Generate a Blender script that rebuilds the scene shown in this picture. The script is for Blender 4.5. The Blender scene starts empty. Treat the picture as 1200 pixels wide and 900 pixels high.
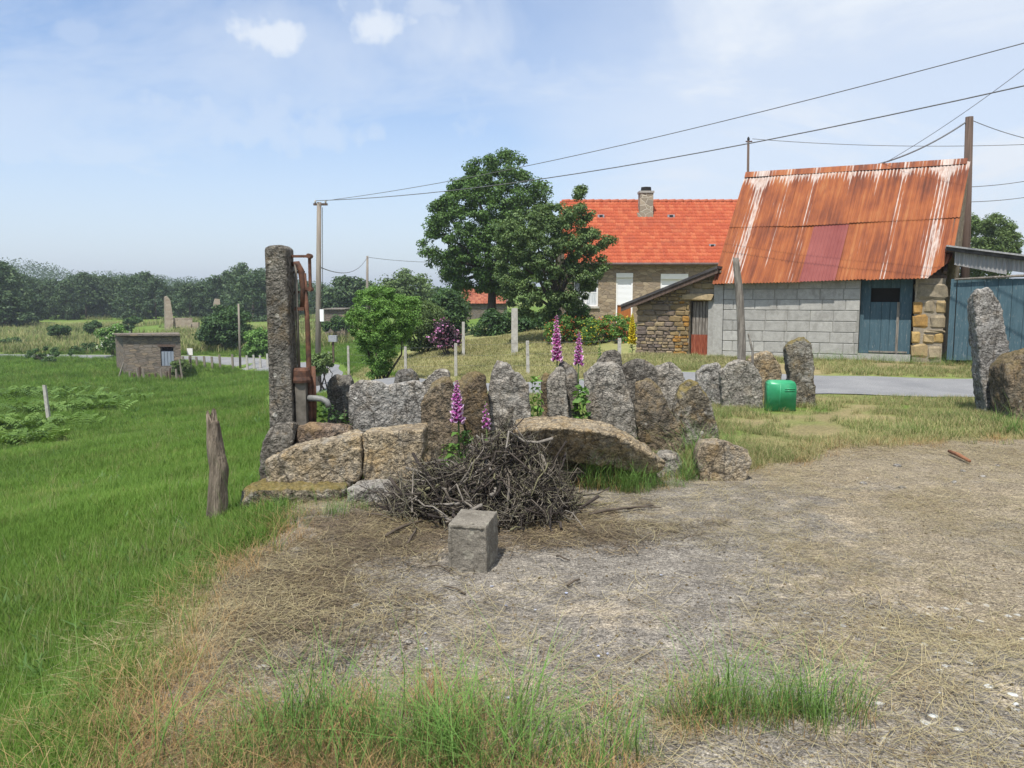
import bpy, bmesh, math, random
import numpy as np
from mathutils import Vector, Matrix, Euler, noise as mnoise
R = math.radians
rng = np.random.default_rng(11)
random.seed(5)
scene = bpy.context.scene
COL = scene.collection

# ------------------------------------------------------------------ camera
F_PX, CAM_H, PITCH = 950.0, 1.55, math.atan(102 / 950.0)
cam_d = bpy.data.cameras.new('camera'); cam = bpy.data.objects.new('camera', cam_d); COL.objects.link(cam)
cam_d.sensor_width = 36; cam_d.lens = 36 * F_PX / 1200
cam_d.clip_start = 0.05; cam_d.clip_end = 4000
cam.location = (0, 0, CAM_H); cam.rotation_euler = (math.pi / 2 - PITCH, 0, 0)
scene.camera = cam
CP, SP = math.cos(PITCH), math.sin(PITCH)
def ray(px, py):
    u = (px - 600) / F_PX; v = (450 - py) / F_PX
    return Vector((u, CP + SP * v, -SP + CP * v))
def W(px, py, d):                       # the point at world depth d that shows at a pixel
    r = ray(px, py); return Vector((0, 0, CAM_H)) + r * (d / r.y)

# ------------------------------------------------------------------ sun, sky, exposure
SUN_EL, SUN_H = R(62), Vector((-0.38, -0.925))
sun_dir = Vector((SUN_H.x * math.cos(SUN_EL), SUN_H.y * math.cos(SUN_EL), math.sin(SUN_EL)))
sd = bpy.data.lights.new('sun', 'SUN'); sun = bpy.data.objects.new('sun', sd); COL.objects.link(sun)
sd.energy = 5.0; sd.angle = R(0.53); sd.color = (1.0, 0.955, 0.88)
sun.rotation_euler = sun_dir.to_track_quat('Z', 'Y').to_euler(); sun.location = (-10, -12, 25)
scene.view_settings.view_transform = 'Standard'; scene.view_settings.look = 'None'
scene.cycles.max_bounces = 4; scene.cycles.diffuse_bounces = 2; scene.cycles.glossy_bounces = 2; scene.cycles.transmission_bounces = 3
scene.view_settings.exposure = 0.30; scene.view_settings.gamma = 1.0

world = bpy.data.worlds.new('World'); scene.world = world; world.use_nodes = True
def build_world():
    nt = world.node_tree; nt.nodes.clear(); L = nt.links.new
    def n(t, **kw):
        x = nt.nodes.new(t)
        for k, v in kw.items(): setattr(x, k, v)
        return x
    def math_(op, a, b=None, clamp=False):
        m = n('ShaderNodeMath', operation=op); m.use_clamp = clamp
        for i, q in enumerate((a, b)):
            if q is None: continue
            if isinstance(q, (int, float)): m.inputs[i].default_value = q
            else: L(q, m.inputs[i])
        return m.outputs[0]
    out = n('ShaderNodeOutputWorld'); bg = n('ShaderNodeBackground'); bg.inputs[1].default_value = 0.13
    sky = n('ShaderNodeTexSky', sky_type='NISHITA', sun_disc=False)
    sky.sun_elevation = SUN_EL; sky.sun_rotation = math.atan2(SUN_H.x, SUN_H.y)
    sky.altitude = 150; sky.air_density = 1.0; sky.dust_density = 1.2; sky.ozone_density = 1.6
    tc = n('ShaderNodeTexCoord'); sep = n('ShaderNodeSeparateXYZ'); L(tc.outputs['Generated'], sep.inputs[0])
    zz = math_('ADD', math_('MAXIMUM', sep.outputs[2], 0.0), 0.16)
    cx = math_('DIVIDE', sep.outputs[0], zz); cy = math_('DIVIDE', sep.outputs[1], zz)
    cb = n('ShaderNodeCombineXYZ'); L(cx, cb.inputs[0]); L(cy, cb.inputs[1])
    def noi(scale, det, off, rough=0.55, dist=0.0, vec=None):
        mp = n('ShaderNodeMapping'); mp.inputs['Location'].default_value = off; L(vec or cb.outputs[0], mp.inputs[0])
        t = n('ShaderNodeTexNoise'); t.inputs['Scale'].default_value = scale; t.inputs['Detail'].default_value = det
        t.inputs['Roughness'].default_value = rough; t.inputs['Distortion'].default_value = dist
        L(mp.outputs[0], t.inputs[0]); return t.outputs[0]
    def mr(x, a, b):
        m = n('ShaderNodeMapRange'); m.interpolation_type = 'SMOOTHSTEP'; L(x, m.inputs[0])
        m.inputs[1].default_value = a; m.inputs[2].default_value = b; return m.outputs[0]
    wisps = mr(noi(0.75, 6, (3.1, 1.7, 0), 0.62, 0.8), 0.43, 0.68)
    big = mr(noi(0.32, 4, (0.2, 5.1, 0)), 0.35, 0.7)
    right = mr(math_('ADD', cx, math_('MULTIPLY', noi(0.7, 6, (9, 4, 0)), 1.6)), 0.25, 1.55)
    veil = math_('ADD', math_('MULTIPLY', wisps, 0.50), math_('MULTIPLY', big, 0.16))
    veil = math_('ADD', veil, math_('MULTIPLY', right, 0.72))
    # small cumulus puffs at their own places in the sky
    wn = n('ShaderNodeTexNoise'); wn.inputs['Scale'].default_value = 26; wn.inputs['Detail'].default_value = 6
    L(tc.outputs['Generated'], wn.inputs[0])
    puff = None
    for (px, py, sx, sz, amp) in ((318, 44, .062, .026, .9), (440, 28, .05, .03, .9), (500, 5, .08, .02, .6), (90, 38, .035, .02, .35),
                                  (20, 175, .08, .03, .5), (320, 150, .17, .05, .5), (250, 185, .14, .03, .4), (170, 240, .2, .03, .35), (640, 90, .16, .03, .45), (760, 150, .25, .05, .4), (560, 40, .12, .02, .35)):
        d = ray(px, py).normalized()
        mp = n('ShaderNodeVectorMath', operation='SUBTRACT'); L(tc.outputs['Generated'], mp.inputs[0]); mp.inputs[1].default_value = d
        ml = n('ShaderNodeVectorMath', operation='MULTIPLY'); L(mp.outputs[0], ml.inputs[0]); ml.inputs[1].default_value = (1 / sx, 1 / sx, 1 / sz)
        ln = n('ShaderNodeVectorMath', operation='LENGTH'); L(ml.outputs[0], ln.inputs[0])
        e = math_('ADD', ln.outputs['Value'], math_('MULTIPLY', math_('SUBTRACT', wn.outputs[0], 0.5), 2.6))
        m = n('ShaderNodeMapRange'); m.interpolation_type = 'SMOOTHSTEP'; L(e, m.inputs[0])
        m.inputs[1].default_value = 1.2; m.inputs[2].default_value = 0.15; m.inputs[3].default_value = 0; m.inputs[4].default_value = amp
        puff = m.outputs[0] if puff is None else math_('MAXIMUM', puff, m.outputs[0])
    fac = math_('MAXIMUM', math_('MULTIPLY', math_('ADD', veil, 0.0), 0.9, True), puff)
    hz = mr(sep.outputs[2], 0.34, 0.0)
    fac = math_('MAXIMUM', fac, math_('MULTIPLY', hz, 0.62))
    mix = n('ShaderNodeMix', data_type='RGBA'); L(fac, mix.inputs[0]); 
    gain = n('ShaderNodeMix', data_type='RGBA', blend_type='MULTIPLY'); gain.inputs[0].default_value = 1
    L(sky.outputs[0], gain.inputs[6]); gain.inputs[7].default_value = (0.90, 1.02, 1.16, 1)
    L(gain.outputs[2], mix.inputs[6]); mix.inputs[7].default_value = (5.3, 5.7, 6.25, 1)
    L(mix.outputs[2], bg.inputs[0]); L(bg.outputs[0], out.inputs[0])
build_world()

# ------------------------------------------------------------------ materials
class N:
    """small node-material builder"""
    def __init__(s, name, rough=0.9, spec=0.25):
        s.m = bpy.data.materials.new(name); s.m.use_nodes = True; s.nt = s.m.node_tree
        s.b = s.nt.nodes['Principled BSDF']; s.b.inputs['Roughness'].default_value = rough
        s.b.inputs['Specular IOR Level'].default_value = spec
        s.geo = s.nt.nodes.new('ShaderNodeNewGeometry'); s.pos = s.geo.outputs['Position']
    def new(s, t, **kw):
        x = s.nt.nodes.new(t)
        for k, v in kw.items(): setattr(x, k, v)
        return x
    def put(s, sock, v):
        if isinstance(v, bpy.types.NodeSocket): s.nt.links.new(v, sock)
        elif v is not None:
            if isinstance(v, (tuple, list)) and len(v) == 3 and sock.type == 'RGBA': v = (*v, 1)
            sock.default_value = v
    def scl(s, vec, sc, loc=(0, 0, 0), rot=(0, 0, 0)):
        m = s.new('ShaderNodeMapping'); s.put(m.inputs[0], vec); m.inputs['Scale'].default_value = sc
        m.inputs['Location'].default_value = loc; m.inputs['Rotation'].default_value = rot; return m.outputs[0]
    def noise(s, scale, det=4, rough=0.55, vec=None, dist=0):
        t = s.new('ShaderNodeTexNoise'); s.put(t.inputs['Vector'], vec if vec is not None else s.pos)
        t.inputs['Scale'].default_value = scale; t.inputs['Detail'].default_value = min(det, 3 if scale < 12 else 2)
        t.inputs['Roughness'].default_value = rough; t.inputs['Distortion'].default_value = dist; return t.outputs[0]
    def vor(s, scale, vec=None, feature='F1', rnd=1.0):
        t = s.new('ShaderNodeTexVoronoi', feature=feature); s.put(t.inputs['Vector'], vec if vec is not None else s.pos)
        t.inputs['Scale'].default_value = scale; t.inputs['Randomness'].default_value = rnd; return t
    def ramp(s, fac, stops, interp='LINEAR'):
        r = s.new('ShaderNodeValToRGB'); s.put(r.inputs[0], fac); cr = r.color_ramp; cr.interpolation = interp
        while len(cr.elements) < len(stops): cr.elements.new(0.5)
        for e, (p, c) in zip(cr.elements, stops):
            e.position = p; e.color = (*c, 1) if isinstance(c, (tuple, list)) else (c, c, c, 1)
        return r.outputs[0]
    def step(s, x, a, b):
        m = s.new('ShaderNodeMapRange', interpolation_type='SMOOTHSTEP'); s.put(m.inputs[0], x)
        m.inputs[1].default_value = a; m.inputs[2].default_value = b; return m.outputs[0]
    def mix(s, fac, a, b, blend='MIX'):
        m = s.new('ShaderNodeMix', data_type='RGBA', blend_type=blend); s.put(m.inputs[0], fac)
        s.put(m.inputs[6], a); s.put(m.inputs[7], b); return m.outputs[2]
    def math(s, op, a, b=None, clamp=False):
        m = s.new('ShaderNodeMath', operation=op); m.use_clamp = clamp; s.put(m.inputs[0], a); s.put(m.inputs[1], b); return m.outputs[0]
    def attr(s, name, out='Fac'):
        return s.new('ShaderNodeAttribute', attribute_name=name).outputs[out]
    def oi(s, out='Random'): return s.new('ShaderNodeObjectInfo').outputs[out]
    def bump(s, h, strength=0.5, dist=0.02, base=None):
        b = s.new('ShaderNodeBump'); b.inputs['Strength'].default_value = strength; b.inputs['Distance'].default_value = dist
        s.put(b.inputs['Height'], h)
        if base is not None: s.put(b.inputs['Normal'], base)
        s.put(s.b.inputs['Normal'], b.outputs[0]); return b.outputs[0]
    def col(s, c): s.put(s.b.inputs['Base Color'], c); return s
    def translucent(s, colr, amount):
        t = s.new('ShaderNodeBsdfTranslucent'); s.put(t.inputs[0], colr)
        ms = s.new('ShaderNodeMixShader'); ms.inputs[0].default_value = amount
        out = s.nt.nodes['Material Output']
        s.nt.links.new(s.b.outputs[0], ms.inputs[1]); s.nt.links.new(t.outputs[0], ms.inputs[2]); s.nt.links.new(ms.outputs[0], out.inputs[0])

M = {}
def granite(name, lo, hi, lichen=0.4, ochre=0.25, dark=0.4, lich_col=(0.38, 0.37, 0.345), moss=0.0):
    n = N(name, 0.92, 0.15)
    c = n.ramp(n.noise(2.2, 6, 0.6), [(0.3, lo), (0.68, hi)])
    sp = n.noise(85, 3, 0.7); c = n.mix(0.55, c, n.ramp(sp, [(0.32, 0.12), (0.5, 0.5), (0.7, 0.88)]), 'OVERLAY')
    c = n.mix(.55, c, n.ramp(n.noise(24, 3, .8), [(.36, .10), (.5, .5), (.64, .92)]), 'OVERLAY')
    c = n.mix(n.math('MULTIPLY', n.step(n.noise(5.5, 7, 0.7), 0.52, 0.66), ochre), c, (0.34, 0.23, 0.10))
    c = n.mix(n.math('MULTIPLY', n.step(n.noise(9, 8, 0.72, n.scl(n.pos, (1, 1, .6), (4, 2, 9))), 0.52, 0.62), lichen), c, lich_col)
    c = n.mix(n.math('MULTIPLY', n.step(n.noise(13, 7, 0.75, n.scl(n.pos, (1, 1, 1), (7, 8, 1))), 0.55, 0.64), dark), c, (0.055, 0.05, 0.042))
    v = n.vor(5.5); spot = n.math('MULTIPLY', n.step(n.math('ADD', v.outputs['Distance'], n.math('MULTIPLY', n.noise(40, 3), 0.08)), 0.17, 0.13), n.step(n.noise(3.1, 2), 0.5, 0.56))
    c = n.mix(n.math('MULTIPLY', spot, min(1, lichen * 1.5)), c, (0.58, 0.57, 0.53))
    big = n.step(n.noise(2.6, 3, .75, n.scl(n.pos, (1, 1, 1), (3, 5, 2)), .8), 0.55, 0.60); c = n.mix(n.math('MULTIPLY', big, lichen * .8), c, n.ramp(n.noise(45, 2), [(.35, tuple(q * .62 for q in lich_col)), (.65, lich_col)]))
    c = n.mix(n.math('MULTIPLY', n.oi(), .5), c, n.mix(1.0, c, (.92, .84, .70), 'MULTIPLY'))
    cr = n.vor(3.4, n.scl(n.pos, (1, 1, .7)), 'DISTANCE_TO_EDGE'); crk = n.step(n.math('ADD', cr.outputs['Distance'], n.math('MULTIPLY', n.noise(9, 2), .06)), 0.05, 0.032)
    c = n.mix(n.math('MULTIPLY', crk, .6), c, (0.03, 0.026, 0.022))
    if moss:
        z = n.new('ShaderNodeSeparateXYZ'); n.put(z.inputs[0], n.geo.outputs['Normal'])
        mk = n.math('MULTIPLY', n.step(n.math('ADD', z.outputs[2], n.math('MULTIPLY', n.noise(7, 5, .7), 1.1)), 0.75, 1.15), moss)
        c = n.mix(mk, c, n.ramp(n.noise(30, 3), [(0.3, (0.09, 0.075, 0.02)), (0.7, (0.24, 0.18, 0.055))]))
    n.col(c)
    h = n.math('ADD', n.math('MULTIPLY', n.noise(26, 8, 0.7), 1.0), n.math('MULTIPLY', n.noise(120, 3, .6), 0.25))
    n.bump(h, 1.0, 0.035); M[name] = n.m
granite('granite_pale', (0.15, 0.14, 0.127), (0.29, 0.275, 0.25), 0.45, 0.12, 0.6)
granite('granite_grey', (0.075, 0.07, 0.062), (0.16, 0.15, 0.135), 0.32, 0.15, 0.6, (0.27, 0.265, 0.245))
granite('granite_tan', (0.19, 0.15, 0.10), (0.30, 0.25, 0.175), 0.25, 0.4, 0.35, (0.34, 0.33, 0.30))
granite('granite_brown', (0.075, 0.06, 0.042), (0.165, 0.13, 0.09), 0.22, 0.3, 0.6, (0.26, 0.24, 0.20), moss=.3)
granite('granite_mossy', (0.075, 0.066, 0.05), (0.175, 0.155, 0.12), 0.45, 0.3, 0.6, (0.36, 0.35, 0.32), moss=0.75)
granite('granite_red', (0.12, 0.085, 0.062), (0.21, 0.16, 0.115), 0.1, 0.3, 0.35)

def simple(name, c0, c1, scale=8, rough=0.85, bump=0.3, dist=0.01, vec_scale=(1, 1, 1), detail=5, spec=.25):
    n = N(name, rough, spec); f = n.noise(scale, detail, 0.6, n.scl(n.pos, vec_scale))
    n.col(n.ramp(f, [(0.3, c0), (0.7, c1)])); n.bump(n.noise(scale * 3, 4, .6, n.scl(n.pos, vec_scale)), bump, dist); M[name] = n.m; return n
simple('weathered_wood', (0.10, 0.085, 0.07), (0.30, 0.27, 0.23), 9, 0.95, 0.8, 0.02, (4, 4, .35))
simple('post_wood', (0.075, 0.058, 0.042), (0.25, 0.205, 0.155), 9, 0.95, 0.9, 0.02, (4, 4, .4))
simple('pole_wood', (0.16, 0.135, 0.11), (0.27, 0.24, 0.20), 5, 0.95, 0.4, 0.01, (5, 5, .2))
simple('dark_wood', (0.06, 0.042, 0.032), (0.13, 0.09, 0.07), 5, 0.95, 0.4, 0.01, (5, 5, .2))
simple('iron_rust', (0.05, 0.03, 0.024), (0.16, 0.075, 0.045), 14, 0.8, 0.5, 0.006)
simple('pump_iron', (0.07, 0.062, 0.05), (0.16, 0.145, 0.12), 12, 0.7, 0.4, 0.006)
simple('spout_metal', (0.13, 0.13, 0.12), (0.22, 0.22, 0.21), 18, 0.5, 0.2, 0.003)
simple('wire_metal', (0.10, 0.10, 0.105), (0.16, 0.16, 0.165), 10, 0.6, 0.1, 0.001)
simple('concrete_post', (0.30, 0.285, 0.25), (0.46, 0.44, 0.40), 9, 0.95, 0.4, 0.008)
simple('white_paint', (0.74, 0.74, 0.73), (0.82, 0.82, 0.81), 3, 0.5, 0.1, 0.003)
simple('dark_void', (0.012, 0.011, 0.010), (0.02, 0.018, 0.016), 3, 0.95, 0.1, 0.003)
simple('bark', (0.045, 0.036, 0.028), (0.12, 0.10, 0.08), 7, 0.95, 0.9, 0.03, (3, 3, .7))
simple('mortar', (0.20, 0.165, 0.12), (0.30, 0.255, 0.19), 20, 0.98, 0.5, 0.008)
simple('block_joint', (0.20, 0.195, 0.175), (0.27, 0.26, 0.235), 14, 0.97, 0.4, 0.006)
simple('cement', (0.27, 0.26, 0.235), (0.36, 0.35, 0.32), 14, 0.97, 0.4, 0.006)
simple('roof_edge', (0.03, 0.028, 0.028), (0.075, 0.068, 0.065), 6, 0.8, 0.3, 0.005)
simple('gutter', (0.09, 0.065, 0.06), (0.14, 0.10, 0.09), 4, 0.7, 0.2, 0.003)
simple('orange_wood', (0.27, 0.085, 0.022), (0.36, 0.13, 0.036), 6, 0.6, 0.3, 0.004, (5, 5, .3))
simple('rubber', (0.015, 0.015, 0.016), (0.03, 0.03, 0.03), 12, 0.7, 0.2, 0.004)
simple('lead', (0.22, 0.23, 0.25), (0.34, 0.35, 0.37), 9, 0.6, 0.2, 0.004)
simple('dead_plastic', (0.27, 0.29, 0.38), (0.38, 0.40, 0.48), 9, 0.5, 0.2, 0.004)
simple('tin_grey', (0.20, 0.20, 0.20), (0.33, 0.32, 0.315), 5, 0.6, 0.3, 0.004, (6, 6, .4), spec=.4)

def blue_boards():
    n = N('blue_boards', 0.75, 0.25)
    f = n.noise(7, 6, 0.65, n.scl(n.pos, (4, 4, .35)))
    c = n.ramp(f, [(0.25, (0.036, 0.072, 0.090)), (0.7, (0.068, 0.118, 0.142))])
    c = n.mix(n.math('MULTIPLY', n.step(n.noise(16, 6, .7, n.scl(n.pos, (3, 3, .5))), 0.60, 0.70), 0.55), c, (0.24, 0.25, 0.24))
    n.col(c); n.bump(f, 0.4, 0.008); M['blue_boards'] = n.m
blue_boards()
def jerrycan_mat():
    n = N('green_plastic', 0.38, 0.5); n.col(n.ramp(n.noise(6, 3), [(0.3, (0.02, 0.25, 0.105)), (0.62, (0.045, 0.32, 0.15)), (0.8, (0.12, 0.30, 0.16))]))
    n.bump(n.noise(60, 3), 0.12, 0.003); M['green_plastic'] = n.m
jerrycan_mat()
def glass_mat():
    n = N('window_glass', 0.08, 0.6); n.col(n.ramp(n.noise(2.0, 2), [(0.35, (0.05, 0.06, 0.07)), (0.65, (0.16, 0.18, 0.2))])); M['window_glass'] = n.m
glass_mat()
def curtain_mat():
    n = N('net_curtain', 0.95, 0.1); n.col(n.ramp(n.noise(14, 3, .5, n.scl(n.pos, (3, 1, .2))), [(0.35, (0.42, 0.45, 0.47)), (0.65, (0.62, 0.64, 0.65))])); M['net_curtain'] = n.m
curtain_mat()
def shutter_mat():
    n = N('roller_shutter', 0.5, 0.3); z = n.new('ShaderNodeSeparateXYZ'); n.put(z.inputs[0], n.pos)
    w = n.math('SINE', n.math('MULTIPLY', z.outputs[2], 2 * math.pi / 0.055)); n.col((0.74, 0.75, 0.77)); n.bump(w, 0.6, 0.006); M['roller_shutter'] = n.m
shutter_mat()

def tinted(name, rough=0.93, var=0.35, spk=60, bump=0.6, dist=0.012, stain=None):
    """colour comes from each piece's own object colour"""
    n = N(name, rough, 0.15); oc = n.new('ShaderNodeObjectInfo').outputs['Color']
    f = n.noise(9, 6, .65); c = n.mix(var, oc, n.ramp(f, [(0.25, 0.15), (0.75, 0.85)]), 'OVERLAY')
    c = n.mix(0.35, c, n.ramp(n.noise(spk, 3, .7), [(0.3, 0.2), (0.7, 0.8)]), 'OVERLAY')
    if stain: c = n.mix(n.math('MULTIPLY', n.step(n.noise(3.2, 6, .7, n.scl(n.pos, (1, 1, .6))), 0.52, 0.68), stain[1]), c, stain[0])
    n.col(c); n.bump(n.math('ADD', n.noise(22, 6, .7), n.math('MULTIPLY', n.noise(90, 3), .3)), bump, dist); M[name] = n.m
tinted('wall_stone', stain=((0.08, 0.07, 0.06), 0.4))
tinted('concrete_block', 0.95, 0.25, 110, 0.45, 0.006, stain=((0.2, 0.19, 0.17), 0.5))
tinted('bark_tint', 0.95, 0.4, 50, 0.7, 0.008)

def stone_masonry(name, cols, mortar, sx=0.42, sz=0.19, off=(0, 0, 0)):
    n = N(name, 0.95, 0.12)
    v = n.scl(n.pos, (1 / sx, 1 / sx, 1 / sz), off); d = n.noise(1.3, 3, .5, v)
    mx = n.new('ShaderNodeMix', data_type='VECTOR'); mx.inputs[0].default_value = 0.22; n.put(mx.inputs[4], v)
    tn = n.new('ShaderNodeTexNoise'); tn.inputs['Scale'].default_value = 1.1; n.put(tn.inputs['Vector'], v); n.put(mx.inputs[5], tn.outputs['Color'])
    vo = n.vor(1.25, mx.outputs[1]); ed = n.vor(1.25, mx.outputs[1], 'DISTANCE_TO_EDGE')
    rs = n.new('ShaderNodeSeparateColor'); n.put(rs.inputs[0], vo.outputs['Color'])
    c = n.ramp(rs.outputs[0], [(i / (len(cols) - 1), q) for i, q in enumerate(cols)])
    c = n.mix(0.4, c, n.ramp(n.noise(40, 4, .7), [(0.3, 0.2), (0.7, 0.8)]), 'OVERLAY')
    m = n.step(ed.outputs['Distance'], 0.02, 0.07)
    c = n.mix(m, mortar, c); n.col(c); n.bump(n.math('ADD', m, n.math('MULTIPLY', n.noise(20, 5), .6)), 0.8, 0.02); M[name] = n.m
stone_masonry('house_masonry', [(0.20, 0.15, 0.10), (0.30, 0.235, 0.16), (0.245, 0.195, 0.145), (0.36, 0.29, 0.20), (0.22, 0.175, 0.13)], (0.22, 0.18, 0.13), 0.30, 0.12)
stone_masonry('shed_masonry', [(0.13, 0.105, 0.085), (0.20, 0.165, 0.13), (0.16, 0.14, 0.12), (0.24, 0.185, 0.125)], (0.10, 0.088, 0.072), 0.36, 0.12)
stone_masonry('ruin_masonry', [(0.22, 0.17, 0.13), (0.33, 0.27, 0.21), (0.28, 0.23, 0.18)], (0.30, 0.26, 0.20), 0.5, 0.25)

def rust_roof(name, maroon=False):
    n = N(name, 0.7, 0.3)
    uv = n.new('ShaderNodeUVMap', uv_map='UVMap').outputs[0]; sp = n.new('ShaderNodeSeparateXYZ'); n.put(sp.inputs[0], uv)
    u, v = sp.outputs[0], sp.outputs[1]
    crest = n.step(n.math('COSINE', n.math('MULTIPLY', u, 2 * math.pi * 66)), 0.0, 0.9)
    st = n.noise(1.0, 4, 0.6, n.scl(uv, (60, 1.6, 1)))           # fine run-off streaks
    pat = n.noise(1.0, 6, 0.65, n.scl(uv, (9, 3.0, 1), (3, 0, 0)))
    wide = n.noise(1.0, 2, 0.5, n.scl(uv, (17, .7, 1), (1.7, 0, 0)))
    if maroon: c = n.ramp(pat, [(0.25, (0.15, 0.034, 0.030)), (0.7, (0.23, 0.070, 0.058))])
    else:
        c = n.ramp(n.math('ADD', n.math('MULTIPLY', st, .5), n.math('MULTIPLY', pat, .5)), [(0.32, (0.075, 0.024, 0.012)), (0.44, (0.16, 0.044, 0.016)), (0.55, (0.255, 0.076, 0.022)), (0.70, (0.31, 0.135, 0.048))])
        c = n.mix(n.math('MULTIPLY', n.step(n.noise(1, 5, .7, n.scl(uv, (40, 8, 1))), 0.56, 0.75), .5), c, (0.15, 0.04, 0.022))
    def win(x, a, b, s):  # 1 inside a..b
        return n.math('MULTIPLY', n.step(x, a - s, a + s), n.step(x, b + s, b - s))
    w = n.math('MULTIPLY', n.step(v, 0.80, 0.985), 0.42)
    w = n.math('ADD', w, n.math('MULTIPLY', win(u, 0.055, 0.125, 0.03), 0.34))
    w = n.math('ADD', w, n.math('MULTIPLY', win(u, 0.89, 0.955, 0.025), 0.36))
    for a, b, k in ((.21, .25, .14), (.335, .365, .2), (.505, .515, .12), (.615, .64, .14), (.735, .765, .24)):
        w = n.math('ADD', w, n.math('MULTIPLY', win(u, a, b, 0.015), k))
    s = n.math('ADD', n.math('MULTIPLY', n.noise(1.0, 5, .7, n.scl(uv, (34, 2.2, 1), (8, 3, 0))), .8), w)
    s = n.math('ADD', s, n.math('MULTIPLY', crest, 0.17)); s = n.math('ADD', s, n.math('MULTIPLY', n.noise(1, 4, .7, n.scl(uv, (170, 30, 1))), 0.14))
    wf = n.math('MULTIPLY', n.step(s, 0.78, 0.93), 0.72 if not maroon else .5)
    c = n.mix(wf, c, n.ramp(n.noise(1, 3, .6, n.scl(uv, (120, 20, 1))), [(0.3, (0.33, 0.25, 0.20)), (0.65, (0.56, 0.51, 0.46))]))
    n.col(c); n.bump(n.noise(1, 4, .6, n.scl(uv, (150, 40, 1))), 0.25, 0.004); M[name] = n.m
rust_roof('rusty_sheet'); rust_roof('maroon_sheet', True)
def rusty_door():
    n = N('rusty_tin', 0.8, 0.2); f = n.noise(9, 6, .7, n.scl(n.pos, (3, 3, .5)))
    c = n.ramp(f, [(0.28, (0.13, 0.035, 0.022)), (0.5, (0.27, 0.075, 0.04)), (0.66, (0.33, 0.12, 0.07)), (0.78, (0.42, 0.3, 0.24))])
    n.col(c); n.bump(f, .3, .004); M['rusty_tin'] = n.m
rusty_door()
def tiles_mat(name, a, b, c3, dirt=.35):
    n = N(name, 0.85, 0.2); r = n.attr('r'); c = n.ramp(r, [(0, a), (0.6, b), (1, c3)])
    c = n.mix(n.math('MULTIPLY', n.step(n.noise(1.1, 6, .65), 0.50, 0.72), dirt), c, (0.13, 0.05, 0.04))
    c = n.mix(0.25, c, n.ramp(n.noise(30, 3, .6), [(0.3, 0.2), (0.7, 0.8)]), 'OVERLAY'); n.col(c); n.bump(n.noise(40, 3), .2, .005); M[name] = n.m
tiles_mat('clay_tile', (0.33, 0.070, 0.032), (0.365, 0.082, 0.036), (0.41, 0.115, 0.052), .2)
tiles_mat('old_clay_tile', (0.22, 0.065, 0.04), (0.31, 0.10, 0.055), (0.36, 0.14, 0.08), .5)

def leaf_mat(name, lo, mid, hi, trans=0.3, rough=0.6):
    n = N(name, rough, 0.3); r = n.attr('r')
    c = n.ramp(r, [(0.0, lo), (0.55, mid), (1.0, hi)])
    c = n.mix(0.5, c, n.ramp(n.noise(0.8, 3), [(0.3, 0.35), (0.7, 0.65)]), 'OVERLAY')
    c = n.mix(n.oi(), c, n.mix(1.0, c, (0.86, 0.9, 0.95), 'MULTIPLY'))
    n.col(c); t = n.mix(1.0, c, (1.0, 1.0, 0.55), 'MULTIPLY'); n.translucent(t, trans); M[name] = n.m
leaf_mat('leaf_oak', (0.050, 0.095, 0.022), (0.085, 0.165, 0.034), (0.15, 0.25, 0.06))
leaf_mat('leaf_cherry', (0.055, 0.095, 0.032), (0.095, 0.16, 0.048), (0.20, 0.275, 0.10))
leaf_mat('leaf_forest', (0.036, 0.070, 0.030), (0.062, 0.110, 0.042), (0.105, 0.160, 0.058), .25)
leaf_mat('leaf_bright', (0.080, 0.165, 0.030), (0.14, 0.27, 0.05), (0.22, 0.37, 0.085))
leaf_mat('leaf_dark', (0.036, 0.075, 0.026), (0.062, 0.125, 0.036), (0.105, 0.185, 0.055))
leaf_mat('leaf_olive', (0.070, 0.115, 0.036), (0.115, 0.175, 0.052), (0.17, 0.235, 0.08))
leaf_mat('leaf_fern', (0.08, 0.15, 0.03), (0.13, 0.22, 0.045), (0.18, 0.28, 0.07))
leaf_mat('leaf_purple', (0.028, 0.016, 0.026), (0.055, 0.035, 0.045), (0.10, 0.075, 0.065))
leaf_mat('petal_pink', (0.36, 0.10, 0.26), (0.5, 0.18, 0.38), (0.62, 0.32, 0.5), .3)
leaf_mat('petal_magenta', (0.38, 0.06, 0.27), (0.52, 0.13, 0.40), (0.78, 0.56, 0.72), .3)
leaf_mat('petal_yellow', (0.62, 0.42, 0.01), (0.75, 0.58, 0.02), (0.8, 0.68, 0.08), .3)
leaf_mat('petal_red', (0.42, 0.07, 0.03), (0.55, 0.13, 0.05), (0.62, 0.26, 0.06), .3)
leaf_mat('petal_cream', (0.45, 0.47, 0.30), (0.58, 0.6, 0.42), (0.7, 0.7, 0.55), .3)

def blade_mat(name, root, mid, tip, dry, dry_lo=0.55, dry_hi=0.75, trans=0.3, patch=0.45):
    n = N(name, 0.65, 0.25); t = n.attr('t'); r = n.attr('r')
    c = n.ramp(t, [(0.0, root), (0.45, mid), (1.0, tip)])
    c = n.mix(n.step(n.math('ADD', n.math('MULTIPLY', r, .5), n.math('MULTIPLY', n.noise(patch, 5, .65), .65)), dry_lo, dry_hi), c, dry)
    c = n.mix(0.55, c, n.ramp(n.noise(0.33, 4, .6), [(0.3, 0.3), (0.7, 0.7)]), 'OVERLAY')
    c = n.mix(n.math('MULTIPLY', n.oi(), .45), c, n.mix(1.0, c, (0.62, 0.75, 0.7), 'MULTIPLY'))
    n.col(c); n.translucent(c, trans); M[name] = n.m
blade_mat('meadow_blade', (0.06, 0.105, 0.018), (0.098, 0.19, 0.022), (0.15, 0.26, 0.038), (0.28, 0.27, 0.09), 0.68, 0.9, patch=.7)
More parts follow.
